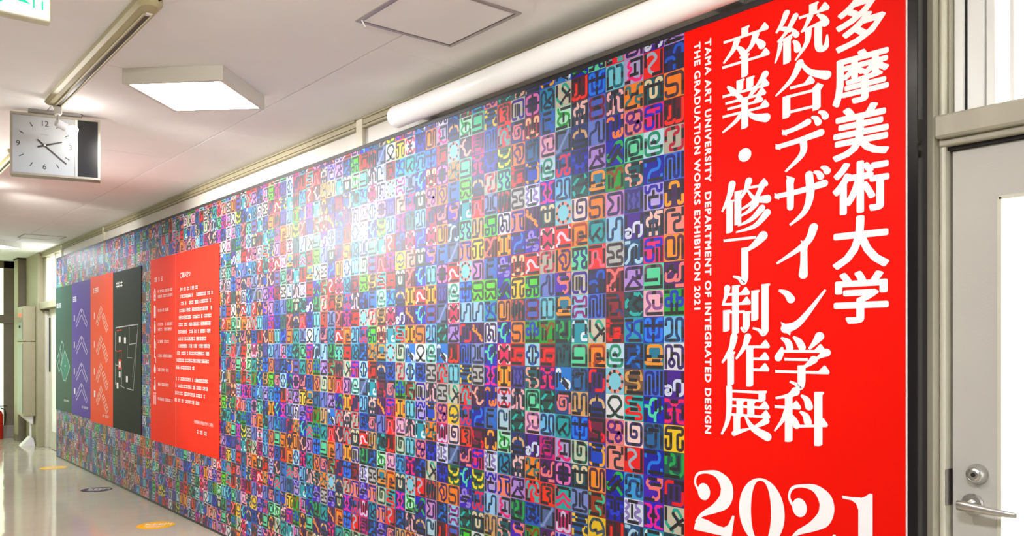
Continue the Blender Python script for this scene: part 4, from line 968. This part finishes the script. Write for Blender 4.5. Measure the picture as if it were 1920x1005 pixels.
np_ = poster('building_map_poster', 'dark green poster with one white line drawing of a hall', '2c4a42', -12.062, -11.156, .605, 2.148, .38)
q = MB(); words(q, .05, 1.885-.605, .33, .066, seed=14, dens=.95); words(q, .48, .73-.605, .80, .028, seed=15); ink(q, 'heading', np_)
q = MB(); gcol = lin('a8d8c4'); P = lambda x, z: (x, z-.605)
q.poly([P(.52, 1.36), P(.80, 1.16), P(.56, .98), P(.44, .99), P(.30, 1.14)], lin('3c7c68'))
q.line([P(.52, 1.36), P(.80, 1.16), P(.56, .98), P(.44, .99), P(.30, 1.14)], .011, gcol, close=True)
q.line([P(.06, 1.22), P(.36, 1.47), P(.46, 1.42), P(.30, 1.14), P(.20, 1.08), P(.06, 1.22)], .011, gcol)
q.line([P(.16, 1.30), P(.30, 1.16)], .009, gcol); q.line([P(.26, 1.39), P(.40, 1.25)], .009, gcol); q.line([P(.12, 1.17), P(.32, 1.37)], .008, gcol)
q.rect(.52, 1.155-.605, .56, 1.175-.605, WHITE)
ink(q, 'hall_drawing', np_)

# ================================================================== ceiling fittings
def lamp(x, y, label, on=1.0):
    t = thing('ceiling_lamp', label, 'lamp', (x, y, CEIL), pi/4, 'square ceiling lamps')
    s, h = .243, .070
    q = MB()
    q.box(-s, s, -s, s, -.022, -.0005); w = .022
    for a in ((-s, s, -s, -s+w), (-s, s, s-w, s), (-s, -s+w, -s+w, s-w), (s-w, s, -s+w, s-w)):
        q.box(a[0], a[1], a[2], a[3], -h, -.022)
    q.build('housing', M_LAMPBODY, t)
    one('diffuser', M_DIFF, t, (-s+w+.001, s-w-.001, -s+w+.001, s-w-.001, -h+.004, -h+.010))
    return t
M_LAMPBODY = mat('lamp_housing', 'dedccf', .5, var=.01)
M_DIFF = mat('lamp_diffuser', 'ffffff', .5, var=.0, emit=LAMP_STRENGTH, ecol='e9f1ff')
lamp(-4.185, 1.42, 'square ceiling lamp beside the track rail, behind the ceiling hatch')
lamp(-12.20, 1.60, 'square ceiling lamp beside the far ceiling hatch')
lamp(-8.10, .05, 'square ceiling lamp over the middle of the corridor')
lamp(-.20, .05, 'square ceiling lamp over the corridor in front of the grey door')
lamp(3.2, 1.30, 'square ceiling lamp by the near end wall')

def hatch(x0, x1, y0, y1, label):
    t = thing('ceiling_hatch', label, 'hatch', ((x0+x1)/2, (y0+y1)/2, CEIL), 0, 'ceiling hatches')
    a, b = (x1-x0)/2, (y1-y0)/2
    q = MB(); w = .016
    for s_, m_, z in ((0, 0, .006),):
        q.box(-a, a, -b, -b+w, -.006, -.0005); q.box(-a, a, b-w, b, -.006, -.0005)
        q.box(-a, -a+w, -b+w, b-w, -.006, -.0005); q.box(a-w, a, -b+w, b-w, -.006, -.0005)
    q.build('hatch_frame', mat('hatch_aluminium', 'a8a09c', .35, metal=.6), t)
    one('hatch_gap', M_BROWN, t, (-a+w, a-w, -b+w, b-w, -.0015, -.0005))
    hd = one('hatch_door', M_CEIL, t, (-a+w+.006, a-w-.006, -b+w+.006, b-w-.006, -.004, -.0016))
    q = MB(); q.tube((-a+.03, -b+.012, -.006), (-a+.045, -b+.018, -.035), .0035, .0025, n=8); q.build('hatch_catch', M_WHITE, hd)
hatch(-2.985, -2.51, 1.632, 2.09, 'square ceiling hatch with grey metal frame near the projection screen')
hatch(-11.57, -11.15, 1.80, 2.25, 'small square ceiling hatch above the far posters')

M_TRACK = mat('yellowed_plastic', 'b4ac84', .6, var=.05)
def track(x0, x1, y, label, spot_x, aim, slabel, power, cone=75):
    t = thing('track_rail', label, 'track rail', ((x0+x1)/2, y, CEIL), 0, 'track rails')
    L = (x1-x0)/2; R_ = .046
    q = MB(); prof = []
    for k in range(9):
        a = -pi/2 + pi*k/8; prof.append((L-R_ + R_*cos(a), R_*sin(a)))
    for k in range(9):
        a = pi/2 + pi*k/8; prof.append((-L+R_*.35 + R_*.35*cos(a), R_*sin(a)))
    n = len(prof)
    vs = [(a, b, -.0005) for a, b in prof] + [(a, b, -.020) for a, b in prof] + [(a*(1-.012/L), b*.72, -.032) for a, b in prof]
    fs = []
    for r_ in (0, 1):
        for i in range(n): fs.append((r_*n+i, r_*n+n+i, r_*n+n+(i+1) % n, r_*n+(i+1) % n))
    fs += [tuple(range(n)), tuple(reversed(range(2*n, 3*n)))]
    q.add(vs, fs); q.build('rail_cover', M_TRACK, t, smooth=True)
    one('rail_slot', mat('slot_dark', '4a463c', .5), t, (-L+.02, L-.12, .006, .020, -.0345, -.031))
    one('rail_lip', M_TRACK, t, (-L+.01, L-.11, -.006, .004, -.039, -.031), (-L+.01, L-.11, .022, .032, -.039, -.031), bev=.002)
    one('end_cap', M_WHITE, t, (L-.12, L-.095, .002, .026, -.037, -.031), bev=.002)
    q = MB(); q.tube((L-.01, .02, -.012), (L+.10, .06, -.003), .003, n=8); q.build('feed_wire', M_DARK, t)
    # spotlight hanging in the rail
    s = thing('spotlight', slabel, 'spotlight', (spot_x, y + .013, CEIL - .039), 0, 'track spotlights')
    one('adapter', M_WHITE, s, (-.022, .022, -.016, .016, -.042, 0), bev=.004)
    q = MB(); q.tube((0, 0, -.042), (0, 0, -.082), .0075, n=12); q.build('stem', M_STEEL, s, smooth=True)
    d = (Vector(aim) - Vector((spot_x, y, CEIL-.12))).normalized()
    p0 = Vector((0, 0, -.086)) - d*.012
    q = MB(); q.lathe(p0, d, [(0, .012), (.004, .019), (.055, .021), (.056, .014), (.068, .014)], 20); sk = q.build('socket', M_WHITE, s, smooth=True)
    q = MB(); q.lathe(p0 + d*.068, d, [(0, .013), (.008, .022), (.022, .029), (.032, .030), (.040, .026), (.046, .012)], 20)
    q.build('bulb', mat('bulb_glow', 'ffffff', .3, emit=30, ecol='fff8f2'), sk, smooth=True)
    ld = bpy.data.lights.new('spot_beam', 'SPOT'); ld.energy = power; ld.spot_size = radians(cone); ld.spot_blend = .9; ld.shadow_soft_size = .06; ld.color = (1, .95, .88)
    lo = bpy.data.objects.new('spot_beam', ld); COL.objects.link(lo); lo.parent = s
    lo.location = p0 + d*.125; lo.rotation_euler = d.to_track_quat('-Z', 'Y').to_euler()
track(-4.97, -3.24, .940, 'long yellowed ceiling track rail ending at the wall clock', -4.93, (-5.35, 2.3, 2.15), 'white track spotlight with a glowing bulb hanging before the wall clock', SPOT_POWER)
track(-8.0, -6.35, .975, 'yellowed ceiling track rail behind the wall clock', -7.80, (-9.8, 2.3, 1.95), 'white track spotlight on the rail behind the wall clock', 2.2*SPOT_POWER)
track(-2.9, -1.25, .16, 'added unseen ceiling track rail in front of the red banner', -1.62, (-2.6, 2.3, 2.05), 'added unseen track spotlight brightening the screen casing and red banner', 48.0, 125)  # added rail and spot, out of view, to brighten the screen casing and banner
track(-7.62, -5.9, .16, 'ceiling track rail in the middle of the corridor', -7.45, (-4.9, 2.3, 1.7), 'white track spotlight in the middle of the corridor aimed at the mural', WASH_POWER, 110)

# projection screen roll under the ceiling
M_TUBE = mat('screen_casing_white', 'fbfbfb', .3, var=.01)
sc_ = thing('projection_screen', 'long white rolled projection screen casing above the mural', 'projection screen', (-3.70, 2.262, 2.585))
q = MB(); q.tube((.0, 0, 0), (3.2, 0, 0), .054, n=40); q.build('casing', M_TUBE, sc_, smooth=True)
q = MB(); q.lathe((0, 0, 0), (-1, 0, 0), [(-.03, .0546), (.004, .0555), (.018, .052), (.030, .040), (.036, .02)], 36); q.build('end_cap', M_TUBE, sc_, smooth=True)
one('wall_bracket', M_TUBE, sc_, (.10, .20, -.01, WALL_Y-2.262-.002, -.02, .03))
one('wall_bracket', M_TUBE, sc_, (1.9, 2.0, -.01, WALL_Y-2.262-.002, -.02, .03))

# ------------------------------------------------------------------ clock with loudspeaker
ck = thing('wall_clock', 'square white ceiling clock with a black loudspeaker panel', 'clock', (-5.17, .99, 2.345), radians(-13))
# local: face towards +x, width along y (right = +y as seen from the camera side)
Wc, Hc, Dc = .435, .335, .085
M_CLK = mat('clock_casing_bronze', '9c9484', .4, metal=.3, var=.04)
cb = MB()
y0, y1 = -Wc/2, Wc/2
cb.box(-Dc, -.004, y0, y1, 0, Hc)
w = .012
for a in ((y0, y0+w, 0, Hc), (y1-w, y1, 0, Hc), (y0+w, y1-w, 0, w), (y0+w, y1-w, Hc-w, Hc)):
    cb.box(-.004, .010, a[0], a[1], a[2], a[3])
cb.build('casing', M_CLK, ck)
split = y0 + w + .300
one('dial', mat('clock_dial', 'acafae', .3, var=.01), ck, (-.004, .001, y0+w, split, w, Hc-w))
one('divider', mat('clock_divider', 'd8d8cc', .3), ck, (-.004, .008, split, split+.010, w, Hc-w))
grille = one('speaker_grille', mat('speaker_cloth', '141214', .7, bump=.3, bscale=900), ck, (-.004, .002, split+.010, y1-w, w, Hc-w))
cy_, cz_ = (y0+w+split)/2, Hc/2
M_HAND = mat('clock_hands', '2c2826', .4)
q = MB()
for k in range(12):
    if k % 3 == 0: continue
    a = pi/2 - k*pi/6; r0, r1 = .112, .136
    cyy, czz = cos(a), sin(a)
    p = [(cy_ + cyy*r0*1.02, cz_ + czz*r0), (cy_ + cyy*r1*1.02, cz_ + czz*r1)]
    nx, nz = -czz*.0022, cyy*.0022
    vs = [(.0018, p[0][0]+nx, p[0][1]+nz), (.0018, p[0][0]-nx, p[0][1]-nz), (.0018, p[1][0]-nx, p[1][1]-nz), (.0018, p[1][0]+nx, p[1][1]+nz)]
    q.add(vs, [(0, 1, 2, 3)])
q.build('hour_marks', M_HAND, ck)
def clock_text(body, size, yy, zz, m, name='numeral', off=0.0):
    o = text_mesh(name, body, size, m, ck, (.0018, yy, zz), offset=off, align='CENTER', valign='CENTER')
    o.data.transform(Matrix.Rotation(pi/2, 4, 'Z')); return o
for s, yy, zz in (('12', 0, .117), ('6', 0, -.117), ('9', -.125, 0), ('3', .125, 0)):
    clock_text(s, .042, cy_ + yy, cz_ + zz, M_HAND)
clock_text('CITIZEN', .011, cy_, cz_ + .058, mat('brand_grey', '8a8886', .5), 'brand_mark')
def hand(name, ang, l0, l1, w, x):
    a = radians(ang); d = Vector((0, cos(a), sin(a))); nn = Vector((0, -sin(a), cos(a)))*w/2
    c = Vector((x, cy_, cz_)); q = MB()
    pts = [c - d*l0 - nn*1.1, c + d*l1 - nn*.7, c + d*l1 + nn*.7, c - d*l0 + nn*1.1]
    vs = pts + [p + Vector((.0015, 0, 0)) for p in pts]
    q.add(vs, [(3, 2, 1, 0), (4, 5, 6, 7), (0, 1, 5, 4), (1, 2, 6, 5), (2, 3, 7, 6), (3, 0, 4, 7)])
    q.build(name, M_HAND, ck)
hand('hour_hand', 17, .034, .088, .0095, .003)
hand('minute_hand', -41, .044, .140, .006, .0055)
q = MB(); q.lathe((.003, cy_, cz_), (1, 0, 0), [(0, .006), (.006, .006), (.007, .003)], 14); q.build('centre_pin', M_STEEL, ck)
q = MB(); q.box(-.10, -.012, -.135, .125, Hc, CEIL - 2.345 - .0005, bev=.002); q.build('ceiling_bracket', mat('bracket_grey', '8c8680', .5), ck)
one('knob', M_CLK, ck, (-.03, -.015, .02, .03, -.006, 0))

# ------------------------------------------------------------------ exit sign
es = thing('exit_sign', 'hanging white and green illuminated emergency exit sign', 'exit sign', (-3.02, .40, 2.455))
M_SIGN = mat('sign_casing', 'd6d2b8', .5)
one('casing', M_SIGN, es, (-.045, -.002, -.165, .165, 0, .215), bev=.003)
face = one('sign_face', mat('sign_white_lit', 'fbfff8', .4, var=0, emit=2.0, ecol='f8fff4'), es, (-.002, .0, -.158, .158, .008, .207))
M_SG = mat('sign_green', '10b878', .5, var=0, emit=.55, ecol='18d890')
GN = None
sg = MB(); sg.EPS = .00006
# running figure going through a doorway, and a small door pair at the corner
sg.disc(-.015, .178, .016, n=20)
sg.line([(-.02, .155), (-.045, .100)], .034)
sg.line([(-.045, .100), (-.005, .078), (.015, .040)], .024)
sg.line([(-.045, .100), (-.072, .062), (-.115, .058)], .022)
sg.line([(-.02, .150), (.03, .135), (.05, .112)], .016)
sg.line([(-.025, .152), (-.07, .150), (-.09, .118)], .016)
o = sg.build('running_figure', M_SG, es, (0, 0, 0)); o.rotation_euler = (0, 0, pi/2); o.location = (.0006, 0, 0)
sg = MB(); sg.EPS = .00006
sg.line([(.028, .096), (.062, .064)], .022); sg.poly([(.052, .060), (.066, .072), (.110, .043), (.074, .046)])
sg.rect(.112, .033, .118, .062); sg.rect(.136, .033, .142, .062); sg.rect(.112, .085, .142, .125)
o = sg.build('sign_marks', M_SG, es); o.rotation_euler = (0, 0, pi/2); o.location = (.0006, 0, 0)
one('hanger', M_SIGN, es, (-.030, -.015, -.10, -.08, .215, CEIL-2.455-.0005), (-.030, -.015, .08, .10, .215, CEIL-2.455-.0005))

# ------------------------------------------------------------------ floor stickers
def sticker(x, y, color, label):
    t = thing('floor_sticker', label, 'sticker', (x, y, 0), 0, 'round distancing stickers on the floor')
    q = MB(); n = 40
    q.lathe((0, 0, .0002), (0, 0, 1), [(0, .142), (.0006, .142), (.0008, .141)], 40)
    q.build('disc', mat('sticker_' + color, color, .6, spec=.12), t)
    ang = pi/2 - .683
    tx = text_mesh('lettering', 'KEEP!', .085, mat('sticker_ink', 'efe6d8', .5), t, (0, 0, .0013), offset=.002, align='CENTER', valign='CENTER')
    tx.data.transform(Matrix.Rotation(-pi/2, 4, 'X')); tx.rotation_euler = (0, 0, ang + .15); tx.location = (-.02, .03, .0013)
    q = MB()
    for k, l in ((0, .15), (1, .11)):
        z = -.038 - k*.028
        q.add([(-l/2, z-.006, 0), (l/2, z-.006, 0), (l/2, z+.006, 0), (-l/2, z+.006, 0)], [(0, 1, 2, 3)])
    o = q.build('small_lines', mat('sticker_ink', 'efe6d8', .5), t, (0, 0, .0013)); o.rotation_euler = (0, 0, ang + .15)
sticker(-6.97, 2.04, 'f0b418', 'round yellow floor sticker below the greeting poster')
sticker(-9.05, 2.09, '4a4250', 'round dark grey floor sticker below the orange-red poster')
sticker(-10.96, 2.07, 'f0bc3c', 'round yellow floor sticker below the purple poster')
